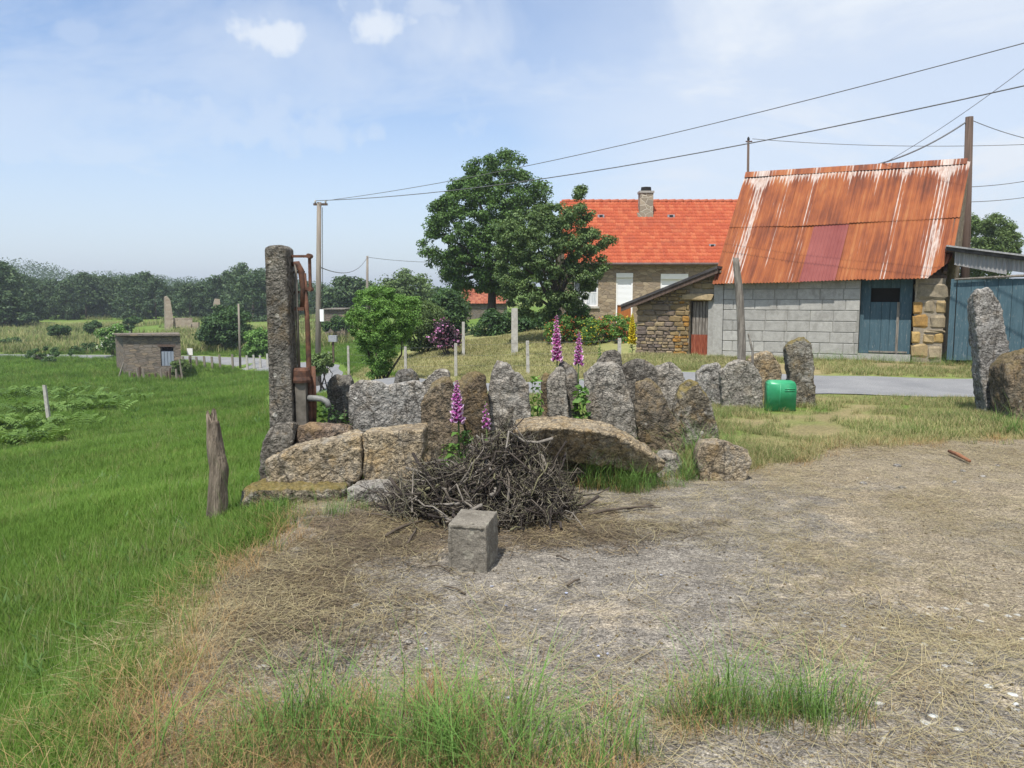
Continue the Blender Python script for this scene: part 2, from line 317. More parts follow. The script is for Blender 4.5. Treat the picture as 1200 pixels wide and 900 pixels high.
blade_mat('verge_blade', (0.09, 0.11, 0.035), (0.125, 0.19, 0.042), (0.18, 0.245, 0.068), (0.42, 0.35, 0.17), 0.46, 0.62, patch=.9)
blade_mat('field_blade', (0.10, 0.14, 0.03), (0.15, 0.21, 0.05), (0.22, 0.27, 0.08), (0.34, 0.30, 0.14), 0.5, 0.7, patch=.08)
blade_mat('weed_blade', (0.05, 0.10, 0.022), (0.075, 0.15, 0.034), (0.11, 0.19, 0.05), (0.25, 0.22, 0.08), 0.8, 0.95)
blade_mat('lawn_blade', (0.19, 0.19, 0.075), (0.24, 0.255, 0.09), (0.30, 0.30, 0.12), (0.42, 0.36, 0.18), 0.42, 0.66)
blade_mat('tall_blade', (0.14, 0.16, 0.055), (0.125, 0.24, 0.046), (0.20, 0.33, 0.085), (0.36, 0.27, 0.11), 0.80, 0.92, patch=1.6)
blade_mat('straw_blade', (0.33, 0.265, 0.14), (0.42, 0.345, 0.19), (0.47, 0.39, 0.225), (0.20, 0.14, 0.075), 0.62, 0.78, .15, patch=1.2)
blade_mat('dark_litter', (0.07, 0.05, 0.032), (0.12, 0.088, 0.055), (0.17, 0.125, 0.08), (0.26, 0.20, 0.11), 0.62, 0.78, .1, patch=1.5)
blade_mat('orange_straw', (0.33, 0.17, 0.06), (0.42, 0.26, 0.11), (0.46, 0.33, 0.16), (0.25, 0.15, 0.07), 0.62, 0.8, .2, patch=1.2)

# ------------------------------------------------------------------ helpers: objects
WL = {}                                   # world base of each thing
def tag(o, label=None, cat=None, group=None, kind=None):
    if label: o['label'] = label
    if cat: o['category'] = cat
    if group: o['group'] = group
    if kind: o['kind'] = kind
    return o
def thing(name, loc, label, cat, group=None):
    o = bpy.data.objects.new(name, None); COL.objects.link(o); o.location = loc; o.empty_display_size = 0.2
    WL[o.name] = Vector(loc); return tag(o, label, cat, group)
def link_mesh(name, me, mat, parent=None, base=None, smooth=False):
    """mesh given in world coordinates; re-based on its thing or on its own foot"""
    if base is None and parent is not None: base = WL[parent.name]
    if base is None:
        n = len(me.vertices); a = np.empty(n * 3); me.vertices.foreach_get('co', a); a = a.reshape(-1, 3)
        base = Vector(((a[:, 0].min() + a[:, 0].max()) / 2, (a[:, 1].min() + a[:, 1].max()) / 2, a[:, 2].min()))
    me.transform(Matrix.Translation(-Vector(base)))
    if smooth: me.shade_smooth()
    o = bpy.data.objects.new(name, me); COL.objects.link(o)
    if mat is not None: me.materials.append(M[mat] if isinstance(mat, str) else mat)
    if parent is not None: o.parent = parent; WL[o.name] = WL[parent.name]
    else: o.location = base; WL[o.name] = Vector(base)
    return o
class MB:
    def __init__(s): s.v = []; s.f = []
    def quad(s, a, b, c, d):
        k = len(s.v); s.v += [tuple(a), tuple(b), tuple(c), tuple(d)]; s.f.append((k, k + 1, k + 2, k + 3)); return s
    def hexa(s, p):                        # 8 corners: bottom 4 ccw, top 4 ccw
        k = len(s.v); s.v += [tuple(q) for q in p]
        s.f += [(k + 3, k + 2, k + 1, k), (k + 4, k + 5, k + 6, k + 7), (k, k + 1, k + 5, k + 4), (k + 1, k + 2, k + 6, k + 5), (k + 2, k + 3, k + 7, k + 6), (k + 3, k, k + 4, k + 7)]; return s
    def box(s, x0, x1, y0, y1, z0, z1, fr=None):
        p = [(x0, y0, z0), (x1, y0, z0), (x1, y1, z0), (x0, y1, z0), (x0, y0, z1), (x1, y0, z1), (x1, y1, z1), (x0, y1, z1)]
        return s.hexa([fr(*q) for q in p] if fr else p)
    def tube(s, pts, rad, sides=6, cap=True):
        pts = [Vector(p) for p in pts]; k0 = len(s.v); up = None
        for i, p in enumerate(pts):
            t = (pts[min(i + 1, len(pts) - 1)] - pts[max(i - 1, 0)])
            t = t.normalized() if t.length > 1e-9 else Vector((0, 0, 1))
            if up is None: up = t.orthogonal().normalized()
            else:
                up = up - t * up.dot(t); up = up.normalized() if up.length > 1e-6 else t.orthogonal().normalized()
            b = t.cross(up); r = rad[i] if isinstance(rad, (list, tuple)) else rad
            for j in range(sides):
                a = 2 * math.pi * j / sides; s.v.append(tuple(p + (up * math.cos(a) + b * math.sin(a)) * r))
        for i in range(len(pts) - 1):
            for j in range(sides):
                a = k0 + i * sides + j; b2 = k0 + i * sides + (j + 1) % sides; s.f.append((a, b2, b2 + sides, a + sides))
        if cap:
            s.f.append(tuple(reversed(range(k0, k0 + sides)))); e = k0 + (len(pts) - 1) * sides; s.f.append(tuple(range(e, e + sides)))
        return s
    def mesh(s, name):
        me = bpy.data.meshes.new(name); me.from_pydata(s.v, [], s.f); me.update(); return me
    def build(s, name, mat, parent=None, smooth=False, base=None):
        return link_mesh(name, s.mesh(name), mat, parent, base, smooth)

def vnoise(x, y, s, seed=0):              # smooth 2-d value noise
    x = np.asarray(x, float) * s; y = np.asarray(y, float) * s
    xi = np.floor(x).astype(np.int64); yi = np.floor(y).astype(np.int64); fx = x - xi; fy = y - yi
    fx = fx * fx * (3 - 2 * fx); fy = fy * fy * (3 - 2 * fy)
    def h(a, b):
        n = (a * 374761393 + b * 668265263 + seed * 974634777) & 0x7fffffff
        n = ((n ^ (n >> 13)) * 1274126177) & 0x7fffffff; n = (n ^ (n >> 16)) & 0xffff; return n / 65535.0
    return (h(xi, yi) * (1 - fx) + h(xi + 1, yi) * fx) * (1 - fy) + (h(xi, yi + 1) * (1 - fx) + h(xi + 1, yi + 1) * fx) * fy
def fbm(x, y, s, seed=0, o=4):
    r = 0; a = 0.5; t = 0
    for i in range(o): r = r + a * vnoise(x, y, s * 2 ** i, seed + i * 17); t += a; a *= 0.5
    return r / t

# ------------------------------------------------------------------ terrain
ctrl = []
for x in (-1.2, 1.0, 4, 8, 14): 
    for y in (-8, -2, 1, 3.5, 6, 8.5, 11): ctrl.append((x, y, 0.0))
for x in (4, 8, 12): ctrl.append((x, 14, 0.02))
ctrl += [(3, 20.5, .10), (5.5, 19.5, .10), (9.3, 17.4, .12), (13, 15.5, .12), (18, 14, .1), (12, 22, .2), (7, 25, .2), (30, 12, .3), (60, 20, .6), (30, 40, 1.0), (80, 80, 2), (30, 0, .2), (60, -30, .3), (0, -40, 0),
         (-2.7, 0, -.25), (-2.6, 3, -.27), (-2.6, 5, -.22), (-2.7, 8, -.28), (-4.5, 3, -.5), (-5, 6, -.6), (-6, 0, -.6), (-5.5, 10, -.85), (-3, 12, -.45), (-10, 15, -1.6), (-9, 8, -1.2), (-12, 2, -1.3), (-8, 25, -2.15), (-14, 30, -2.55), (-20, 40, -2.9), (-21, 47, -3.0), (-17, 52, -3.1), (-30, 30, -2.6), (-30, -10, -2.2), (-60, 0, -3),
         (-1, 14, -.2), (1.5, 15, -.12), (-3, 20, -.42), (0, 19, -.4), (3, 24, -.4), (0, 24, -.7), (-2, 24, -.85), (-6, 33, -1.5), (-4, 28, -1.0), (1, 30, -.15), (4, 33, .05), (-3, 36, -.5), (0, 40, -.1), (6, 37, .1), (11, 38, .2), (4, 50, .3), (15, 55, .8), (-9, 42, -1.9), (-5, 50, -1.2), (-17, 55, -2.6), (-30, 58, -2.75), (-45, 60, -2.8),
         (-35, 80, -2.6), (-40, 90, -2.3), (-20, 75, -2.2), (-70, 90, -2.6), (-80, 130, -1.8), (-50, 130, -1.8), (-20, 120, -1.4), (-5, 80, -.6), (20, 100, 1.0), (-110, 130, -1), (-60, 180, -.6), (-100, 220, .8), (-200, 320, 5), (-140, 320, 4), (-90, 320, 3), (0, 250, 3), (100, 250, 5), (-300, 200, 4), (200, 100, 4), (0, 600, 10), (-300, 600, 9), (300, 600, 12), (600, 300, 10), (-600, 300, 6), (300, -200, 0), (-300, -200, -4), (700, 1200, 15), (-700, 1200, 10), (600, -600, 0), (-600, -600, -4)]
_c = np.array(ctrl); 
def warp(x, y): return np.arcsinh(np.asarray(x, float) / 8) , np.arcsinh(np.asarray(y, float) / 8)
def _tps():
    u, v = warp(_c[:, 0], _c[:, 1]); n = len(_c); d2 = (u[:, None] - u) ** 2 + (v[:, None] - v) ** 2
    K = np.where(d2 > 0, d2 * np.log(d2 + 1e-12) * .5, 0) + np.eye(n) * 0.002
    P = np.c_[np.ones(n), u, v]; A = np.zeros((n + 3, n + 3)); A[:n, :n] = K; A[:n, n:] = P; A[n:, :n] = P.T
    return np.linalg.solve(A, np.r_[_c[:, 2], 0, 0, 0]), u, v
_w, _cu, _cv = _tps()
def edge_x(y):                            # left edge of the yard
    y = np.asarray(y, float); return np.interp(y, [-10, 2.0, 2.6, 4, 5.8, 7, 9, 12], [-1.2, -1.25, -1.45, -1.72, -1.8, -1.75, -1.6, -1.5]) + 0.32 * (fbm(y * 0 + 3.3, y, 1.1, 5) - .5)
def gz(x, y):
    x = np.asarray(x, float); y = np.asarray(y, float); sh = x.shape; u, v = warp(x.ravel(), y.ravel())
    out = np.empty(u.size)
    for i in range(0, u.size, 20000):
        d2 = (u[i:i + 20000, None] - _cu) ** 2 + (v[i:i + 20000, None] - _cv) ** 2
        out[i:i + 20000] = (np.where(d2 > 0, d2 * np.log(d2 + 1e-12) * .5, 0) @ _w[:-3]) + _w[-3] + _w[-2] * u[i:i + 20000] + _w[-1] * v[i:i + 20000]
    z = out.reshape(sh)
    m = np.clip((-1.9 - x) / 1.2, 0, 1); z = z + m * (fbm(x, y, .55, 3) - .5) * .16 * np.clip(1.2 - y / 90, 0.2, 1)
    inside = np.clip((x + 1.9) / .6, 0, 1) * np.clip((11.5 - y) / 2, 0, 1) * np.clip((y + 9) / 3, 0, 1) * np.clip((16 - x) / 3, 0, 1)
    return z * (1 - inside) + inside * ((fbm(x, y, .5, 9) - .5) * .03 + .04 * (fbm(x, y, 1.6, 8) - .5) * .5)
def g1(x, y): return float(gz(np.array([x]), np.array([y]))[0])
def on_ground(px, d):                     # ground point below a pixel column at depth d
    x = W(px, 400, d).x; return Vector((x, d, g1(x, d)))

road_pts = [(60, 11.6), (30, 11.8), (16, 12.6), (9, 13.4), (4.5, 14.2), (1.2, 15.1), (-2, 17.4), (-5, 22.3), (-8, 32), (-10.6, 42), (-14.5, 50.5), (-21, 56), (-32, 59), (-46, 60.5), (-80, 58)]
def smooth_path(p, k=10):
    p = [Vector((*q, 0)) for q in p]; out = []
    for i in range(len(p) - 1):
        a, b, c, d = p[max(i - 1, 0)], p[i], p[i + 1], p[min(i + 2, len(p) - 1)]
        for j in range(k):
            t = j / k; out.append(0.5 * ((2 * b) + (-a + c) * t + (2 * a - 5 * b + 4 * c - d) * t * t + (-a + 3 * b - 3 * c + d) * t ** 3))
    out.append(p[-1]); return out
RP = smooth_path(road_pts); RPa = np.array([(p.x, p.y) for p in RP])
def road_dist(x, y):
    x = np.asarray(x, float).ravel(); y = np.asarray(y, float).ravel(); best = np.full(x.size, 1e9)
    for i in range(len(RPa) - 1):
        a, b = RPa[i], RPa[i + 1]; d = b - a; L2 = d @ d
        t = np.clip(((x - a[0]) * d[0] + (y - a[1]) * d[1]) / L2, 0, 1)
        best = np.minimum(best, np.hypot(x - a[0] - t * d[0], y - a[1] - t * d[1]))
    return best
def yard_mask(x, y):                      # >0.5 bare yard, below: grass
    x = np.asarray(x, float); y = np.asarray(y, float)
    far = np.interp(x, [-2, 0, 2.2, 3.2, 5, 8, 14], [6.3, 6.3, 7.0, 8.2, 8.7, 8.6, 9.2]) + 1.0 * (fbm(x, y, .9, 21) - .5)
    a = np.clip(.5 + (x - edge_x(y)) / .7, 0, 1); b = np.clip(.5 + (far - y) / 1.2, 0, 1)
    return np.minimum(a, b)

def graded(lo, hi, a, b, st, grow=1.13):
    c = list(np.arange(a, b, st)); s = st; q = a
    left = []
    while q > lo: s *= grow; q -= s; left.append(q)
    s = st; q = c[-1]; right = []
    while q < hi: s *= grow; q += s; right.append(q)
    return np.array(left[::-1] + c + right)
def grid_mesh(name, xs, ys, keep=None, lift=0.0):
    X, Y = np.meshgrid(xs, ys); Z = gz(X, Y) + lift; nx, ny = len(xs), len(ys)
    me = bpy.data.meshes.new(name); idx = np.arange(nx * ny).reshape(ny, nx)
    f = np.stack([idx[:-1, :-1], idx[:-1, 1:], idx[1:, 1:], idx[1:, :-1]], -1).reshape(-1, 4)
    V = np.stack([X, Y, Z], -1).reshape(-1, 3)
    if keep is not None:
        f = f[keep(V[f].mean(1))]; used = np.unique(f); remap = np.zeros(len(V), int); remap[used] = np.arange(len(used)); V = V[used]; f = remap[f]
    np_mesh(me, V, f); return me, V
def np_mesh(me, V, f, face_r=None):
    k = f.shape[1]; me.vertices.add(len(V)); me.vertices.foreach_set('co', np.ascontiguousarray(V, np.float32).ravel())
    me.loops.add(f.size); me.loops.foreach_set('vertex_index', np.ascontiguousarray(f, np.int32).ravel())
    me.polygons.add(len(f)); me.polygons.foreach_set('loop_start', np.arange(0, f.size, k, dtype=np.int32)); me.polygons.foreach_set('loop_total', np.full(len(f), k, np.int32))
    me.update(calc_edges=True)
    if face_r is not None:
        a = me.attributes.new('r', 'FLOAT', 'FACE'); a.data.foreach_set('value', np.ascontiguousarray(face_r, np.float32))

def ground_material():
    n = N('ground_soil', 0.97, 0.1); dry = n.attr('dry'); yard = n.attr('yard'); lawn = n.attr('lawn')
    big = n.noise(0.22, 5, .6); med = n.noise(1.7, 6, .65); fine = n.noise(28, 5, .7)
    mead = n.ramp(n.math('ADD', n.math('MULTIPLY', big, .6), n.math('MULTIPLY', med, .4)), [(0.3, (0.080, 0.135, 0.024)), (0.5, (0.105, 0.170, 0.030)), (0.72, (0.16, 0.215, 0.055))])
    mead = n.mix(0.5, mead, n.ramp(fine, [(0.3, 0.2), (0.7, 0.8)]), 'OVERLAY')
    lw = n.ramp(n.math('ADD', n.math('MULTIPLY', n.noise(.5, 5, .65), .55), n.math('MULTIPLY', n.noise(6, 5, .7), .45)), [(0.32, (0.17, 0.19, 0.065)), (0.52, (0.25, 0.245, 0.10)), (0.72, (0.35, 0.30, 0.15))])
    dr = n.ramp(n.math('ADD', n.math('MULTIPLY', n.noise(.9, 5, .65), .5), n.math('MULTIPLY', fine, .5)), [(0.33, (0.13, 0.105, 0.06)), (0.55, (0.26, 0.20, 0.11)), (0.75, (0.36, 0.29, 0.165))])
    c = n.mix(lawn, mead, lw); c = n.mix(dry, c, dr); c = n.mix(yard, c, n.ramp(fine, [(0.3, (0.10, 0.08, 0.055)), (0.7, (0.2, 0.16, 0.11))]))
    n.col(c); n.bump(n.math('ADD', n.noise(8, 6, .7), n.math('MULTIPLY', fine, .5)), 0.7, 0.05); M['ground_soil'] = n.m
ground_material()
def yard_material():
    n = N('yard_concrete', 0.97, 0.1)
    p = n.pos; a = n.noise(0.75, 6, .62); b = n.noise(5, 7, .68); g = n.noise(140, 3, .7); h = n.noise(38, 5, .7)
    conc = n.ramp(b, [(0.3, (0.125, 0.112, 0.094)), (0.5, (0.18, 0.162, 0.136)), (0.7, (0.25, 0.227, 0.19))])
    sand = n.ramp(b, [(0.3, (0.20, 0.165, 0.122)), (0.7, (0.31, 0.265, 0.20))])
    straw = n.ramp(h, [(0.3, (0.175, 0.135, 0.08)), (0.7, (0.33, 0.26, 0.15))])
    litter = n.ramp(h, [(0.3, (0.06, 0.045, 0.03)), (0.7, (0.16, 0.12, 0.075))])
    c = n.mix(n.step(n.math('ADD', n.math('MULTIPLY', a, .6), n.math('MULTIPLY', b, .45)), 0.54, 0.66), conc, sand)
    c = n.mix(n.math('MULTIPLY', n.step(n.math('ADD', n.attr('straw'), n.math('MULTIPLY', n.math('SUBTRACT', n.noise(2.2, 7, .7), .5), 1.6)), 0.35, 0.8), .45), c, straw)
    c = n.mix(n.math('MULTIPLY', n.step(n.math('ADD', n.attr('litter'), n.math('MULTIPLY', n.math('SUBTRACT', n.noise(3.2, 7, .7), .5), 1.8)), 0.4, 0.75), .85), c, litter)
    c = n.mix(0.6, c, n.ramp(g, [(0.36, 0.08), (0.64, 0.92)]), 'OVERLAY'); c = n.mix(0.5, c, n.ramp(n.noise(55, 2, .7), [(0.36, 0.15), (0.64, 0.85)]), 'OVERLAY')
    c = n.mix(n.math('MULTIPLY', n.step(n.noise(60, 3, .6), 0.64, 0.70), .5), c, (0.05, 0.043, 0.036))
    v = n.vor(11); sp = n.step(n.math('ADD', v.outputs['Distance'], n.math('MULTIPLY', n.noise(45, 4, .6), .35)), 0.40, 0.30)
    c = n.mix(n.math('MULTIPLY', n.math('MULTIPLY', sp, n.step(n.noise(2.5, 3), .38, .46)), n.attr('lichen')), c, (0.55, 0.56, 0.53))
    n.col(c); n.bump(n.math('ADD', n.math('MULTIPLY', h, .8), n.math('MULTIPLY', n.noise(9, 5, .6), 1.2)), 0.9, 0.03); M['yard_concrete'] = n.m
yard_material()
def straw_amount(x, y):
    return (1 - .85 * np.clip((3.5 - y) / .5, 0, 1) * np.clip((x - .8) / .5, 0, 1)) * np.clip((x - 1.0) / 1.6, 0, 1) * .75 * (.45 + 1.1 * fbm(x, y, .8, 31)) + np.clip((6.6 - y) / -2, 0, .4) * (x > .8) + .8 * np.clip(.55 - np.abs(x - edge_x(y) - .35), 0, .5)
def litter_amount(x, y):
    return np.clip(1.2 - np.hypot((x + .1) / 1.5, (y - 5.5) / .75), 0, 1) + np.clip(1.05 - np.hypot((x + 1.05) / .75, (y - 4.5) / 1.5), 0, 1) * .85

def build_ground():
    xs = graded(-1500, 1500, -9, 12, .16, 1.10); ys = graded(-700, 2500, -2, 26, .16, 1.085)
    me, V = grid_mesh('ground', xs, ys); x, y = V[:, 0], V[:, 1]
    ym = yard_mask(x, y); rd = road_dist(x, y)
    dry = np.clip((ym - .05) * 2.2, 0, 1) * .9
    edge = np.exp(-((x - edge_x(y) + .05) / .28) ** 2) * (y < 6.4); dry = np.maximum(dry, edge * .75)
    verge = (x > 1.5) & (y > 7) & (y < 19); dry = np.maximum(dry, verge * np.clip((fbm(x, y, .7, 41) - .47) * 5, 0, .85))
    lawn = np.clip((x + 6.5 + (y - 24) * .02) / 2, 0, 1) * np.clip((y - 14) / 3, 0, 1) * np.clip((60 - y) / 10, 0, 1)
    far_l = np.clip((y - 56) / 4, 0, 1) * np.clip((fbm(x, y, .06, 77) - .45) * 3, 0, .4) * (y < 125)
    lawn = np.maximum(lawn, far_l)
    for nm, a in (('dry', dry), ('yard', np.clip((ym - .4) * 5, 0, 1)), ('lawn', lawn)):
        at = me.attributes.new(nm, 'FLOAT', 'POINT'); at.data.foreach_set('value', np.ascontiguousarray(a, np.float32))
    tag(link_mesh('ground', me, 'ground_soil', base=(0, 0, 0), smooth=True), kind='structure')
    xs = np.arange(-3, 15, .07); ys = np.arange(-6, 10.5, .07)
    me, V = grid_mesh('yard', xs, ys, keep=lambda c: yard_mask(c[:, 0], c[:, 1]) + .5 * (fbm(c[:, 0], c[:, 1], 3.1, 55) - .5) > .5, lift=.006); x, y = V[:, 0], V[:, 1]
    for nm, a in (('straw', straw_amount(x, y)), ('litter', litter_amount(x, y)), ('lichen', np.clip((x - .9) / .8, 0, 1) * np.clip((4.2 - y) / .8, 0, 1))):
        at = me.attributes.new(nm, 'FLOAT', 'POINT'); at.data.foreach_set('value', np.ascontiguousarray(a, np.float32))
    tag(link_mesh('yard', me, 'yard_concrete', base=(0, 0, 0), smooth=True), kind='structure')
    n = N('asphalt', 0.9, 0.2); n.col(n.mix(.4, n.ramp(n.noise(1.2, 6, .6), [(0.3, (0.17, 0.172, 0.175)), (0.7, (0.23, 0.23, 0.228))]), n.ramp(n.noise(70, 3), [(0.3, .2), (0.7, .8)]), 'OVERLAY')); n.bump(n.noise(90, 3), .4, .006); M['asphalt'] = n.m
    mb = MB(); half = 1.35; rows = []
    for i, p in enumerate(RP):
        t = (RP[min(i + 1, len(RP) - 1)] - RP[max(i - 1, 0)]).normalized(); q = Vector((-t.y, t.x, 0)); row = []
        for j in range(7):
            w = half * (j / 3 - 1) * (1 + (.06 * math.sin(i * 1.3) if j in (0, 6) else 0)); a = p + q * w
            row.append((a.x, a.y))
        rows.append(row)
    A = np.array(rows); Z = gz(A[..., 0], A[..., 1]); Z = Z + .014
    V = np.concatenate([A, Z[..., None]], -1).reshape(-1, 3); id_ = np.arange(len(V)).reshape(len(RP), 7)
    f = np.stack([id_[:-1, :-1], id_[1:, :-1], id_[1:, 1:], id_[:-1, 1:]], -1).reshape(-1, 4)[:, ::-1]
    me = bpy.data.meshes.new('road'); np_mesh(me, V, f); 
    tag(link_mesh('road', me, 'asphalt', base=(0, 0, 0), smooth=True), kind='structure')
build_ground()

# ------------------------------------------------------------------ buildings: the barn, its lean-to and the shed beside it
E1 = Vector((0.894, -0.447, 0)); E2 = Vector((0.447, 0.894, 0)); FO = Vector((4.82, 19.5, 0))
def Fp(s, t, z): return FO + E1 * s + E2 * t + Vector((0, 0, z))
def hit(px, py, t=0.25):                  # pixel -> (s, z) on the facade plane at depth t
    r = ray(px, py); c = Vector((0, 0, CAM_H)); p0 = FO + E2 * t; k = (p0 - c).dot(E2) / r.dot(E2); q = c + r * k
    return (q - FO).dot(E1), q.z
def frame_obj(name, me, parent, s, t, z, sc=(1, 1, 1), rot=0.0, col=None, mat=None):
    """a shared piece set on the facade"""
    o = bpy.data.objects.new(name, me); COL.objects.link(o); o.parent = parent
    o.location = Fp(s, t, z) - WL[parent.name]; o.rotation_euler = (0, rot, math.atan2(E1.y, E1.x)); o.scale = sc
    if col: o.color = (*col, 1)
    return o
def lump_mesh(name, seed, mat, cuts=2, bev=.16, amp=.10):
    """a unit rough-hewn stone centred on the origin"""
    bm = bmesh.new(); bmesh.ops.create_cube(bm, size=1.0); rr = random.Random(seed)
    for v in bm.verts: v.co += Vector((rr.uniform(-amp, amp), 0, rr.uniform(-amp, amp)))
    bmesh.ops.bevel(bm, geom=list(bm.edges), offset=bev, segments=1, affect='EDGES', profile=.6)
    for v in bm.verts:
        v.co.x += rr.uniform(-.04, .04); v.co.z += rr.uniform(-.05, .05); v.co.y += rr.uniform(-.08, .08)
    me = bpy.data.meshes.new(name); bm.to_mesh(me); bm.free(); me.materials.append(M[mat]); return me
STONES = [lump_mesh('stone_piece', i, 'wall_stone') for i in range(8)]
def block_mesh():
    bm = bmesh.new(); bmesh.ops.create_cube(bm, size=1.0); bmesh.ops.bevel(bm, geom=list(bm.edges), offset=.03, segments=1, affect='EDGES')
    me = bpy.data.meshes.new('block_piece'); bm.to_mesh(me); bm.free(); me.materials.append(M['concrete_block']); return me
BLOCK = block_mesh()
def fbox(mb, s0, s1, t0, t1, z0, z1): return mb.box(s0, s1, t0, t1, z0, z1, Fp)

def build_barn():
    base = Fp(2.4, 2.5, .1); barn = thing('barn', base, 'concrete block barn with steep rusty corrugated roof and blue plank door', 'barn')
    EL, ER = W(835, 333, 19.5), W(1108, 325, 17.3); RL, RR = W(874, 205, 23.4), W(1134, 189, 20.92)
    nrm = (ER - EL).cross(RL - EL).normalized()
    def roof(u, v, h=0.0):
        sag = -0.05 * math.sin(math.pi * u) * math.sin(math.pi * v)
        return EL * (1 - u) * (1 - v) + ER * u * (1 - v) + RR * u * v + RL * (1 - u) * v + nrm * (h + sag)
    rr = random.Random(3)
    bounds = [0.0, .114, .257, .40, .543, .686, .829, 1.0]
    def sheet(u0, u1, v0, v1, h, mat, droop=False):
        nu = max(6, int((u1 - u0) * 66 * 6)); nv = 4; vs = []; fs = []; uvs = []
        du, dv = rr.uniform(-.002, .002), rr.uniform(-.006, .006)
        for j in range(nv + 1):
            for i in range(nu + 1):
                u = u0 + (u1 - u0) * i / nu; v = v0 + dv + (v1 - v0) * j / nv
                p = roof(u, v, h + .011 * math.cos(2 * math.pi * 66 * u) + .012 * math.sin(9 * u + 3 * v + h * 50))
                if droop:
                    k = max(0, (u - .93) / .07) * max(0, (.14 - v) / .14); p = p + Vector((0, 0, .28 * k)) + E2 * .22 * k
                vs.append(p); uvs.append((u, v))
        w = nu + 1
        for j in range(nv):
            for i in range(nu): fs.append((j * w + i, j * w + i + 1, (j + 1) * w + i + 1, (j + 1) * w + i))
        me = bpy.data.meshes.new('roof_sheet'); me.from_pydata(vs, [], fs); ul = me.uv_layers.new(name='UVMap')
        for l in me.loops: ul.data[l.index].uv = uvs[l.vertex_index]
        me.update(); return link_mesh('roof_sheet', me, mat, barn, smooth=True)
    for i in range(7):
        mar = i == 3
        o = sheet(bounds[i] - .001, bounds[i + 1] + .012, 0, .50, .0 + .006 * (i % 2) + (.008 if mar else 0), 'maroon_sheet' if mar else 'rusty_sheet', i == 6)
        if mar: o['label'] = 'maroon painted roofing sheet'
        sheet(bounds[i] - .001, bounds[i + 1] + .012, .468, .985, .028 + .006 * (i % 2), 'rusty_sheet')
    # ridge cap
    mb = MB(); n = 14; bk = E2 * .9 - Vector((0, 0, .55))
    for i in range(n):
        a, b = i / n, (i + 1) / n
        p0, p1 = roof(a, .955, .055), roof(b, .955, .055); q0, q1 = roof(a, 1.004, .08), roof(b, 1.004, .08)
        mb.quad(p0, p1, q1, q0); mb.quad(q0, q1, q1 + bk * .3, q0 + bk * .3)
    me = mb.mesh('ridge_cap'); ul = me.uv_layers.new(name='UVMap')
    for l in me.loops:
        ul.data[l.index].uv = ((l.index // 8) / n + (1 / n if l.index % 4 in (1, 2) else 0), .86 + .02 * (l.index % 4 > 1))
    link_mesh('ridge_cap', me, 'rusty_sheet', barn)
    # rear slope, plain
    sl = 5.5; back = [RL + Vector((0, 0, -.03)), RR + Vector((0, 0, -.03)), RR + E2 * 4.2 + Vector((0, 0, -3.1)), RL + E2 * 4.2 + Vector((0, 0, -3.1))]
    MB().hexa([p - Vector((0, 0, .03)) for p in (back[0], back[1], back[2], back[3])] + back).build('rear_roof', 'rusty_tin', barn)
    # verge boards
    for u in (0.006, .994):
        p, q = roof(u, 0.05, -.05), roof(u, .99, -.05); MB().tube([p, q], .045, 4).build('verge_rafter', 'dark_wood', barn)
    # gable walls and back
    zt = 4.6; dz = g1(*Fp(2, .5, 0).xy) - .3
    for s0, s1, nm in ((.32, .52, 'gable_wall'), (4.62, 4.82, 'gable_wall')):
        prof = [(0.33, dz), (8.0, dz), (8.0, 2.0), (4.35, 4.75), (.33, 1.95)]
        k = MB(); nn = len(prof); k.v = [tuple(Fp(s0 + (.55 * (0 if t < 3 else 1) if s1 > 3 else .0), t, z)) for t, z in prof] + [tuple(Fp(s1 + (.55 * (0 if t < 3 else 1) if s1 > 3 else .0), t, z)) for t, z in prof]
        k.f = [tuple(range(nn))[::-1], tuple(range(nn, 2 * nn))] + [(i, (i + 1) % nn, (i + 1) % nn + nn, i + nn) for i in range(nn)]
        k.build(nm, 'house_masonry', barn)
    fbox(MB(), .5, 4.65, 7.8, 8.0, dz, 2.0).build('rear_wall', 'house_masonry', barn)
    # block wall
    sA, _ = hit(847, 380); sB, _ = hit(1007, 380); zb = hit(930, 420)[1] - .12; ztop = 1.93
    wall = fbox(MB(), sA + .01, sB - .006, .26, .45, zb - .25, ztop - .01).build('block_wall', 'block_joint', barn)
    c, z = 0, zb
    while z < ztop - .05:
        h = min(.246, ztop - z); s = sA - (.26 if c % 2 else rr.uniform(0, .08))
        while s < sB:
            L = .5 if rr.random() > .14 else .24; a, b = max(s, sA), min(s + L, sB)
            if b - a > .07:
                g = rr.uniform(.28, .365); w = frame_obj('block', BLOCK, wall, (a + b) / 2, .35 - rr.uniform(0, .004), z + h / 2, (b - a - .016, .2, h - .014), rr.uniform(-.004, .004), (g * 1.0, g * .97, g * .89))
            s += L
        z += .248; c += 1
    # cement corner post beside the lean-to door
    s0 = hit(836, 380)[0]; s1 = sA - .004
    fbox(MB(), s0, s1, .24, .5, zb - .2, 1.84).build('corner_post', 'cement', barn)
    # stone jamb with golden quoins
    q0, q1 = hit(1069.5, 380)[0], hit(1107, 380)[0]; jam = fbox(MB(), q0 + .02, q1 - .02, .275, .6, zb - .2, 1.95).build('stone_jamb', 'mortar', barn)
    gold = ((.34, .20, .065), (.31, .23, .12), (.27, .22, .145), (.22, .185, .13), (.35, .24, .095))
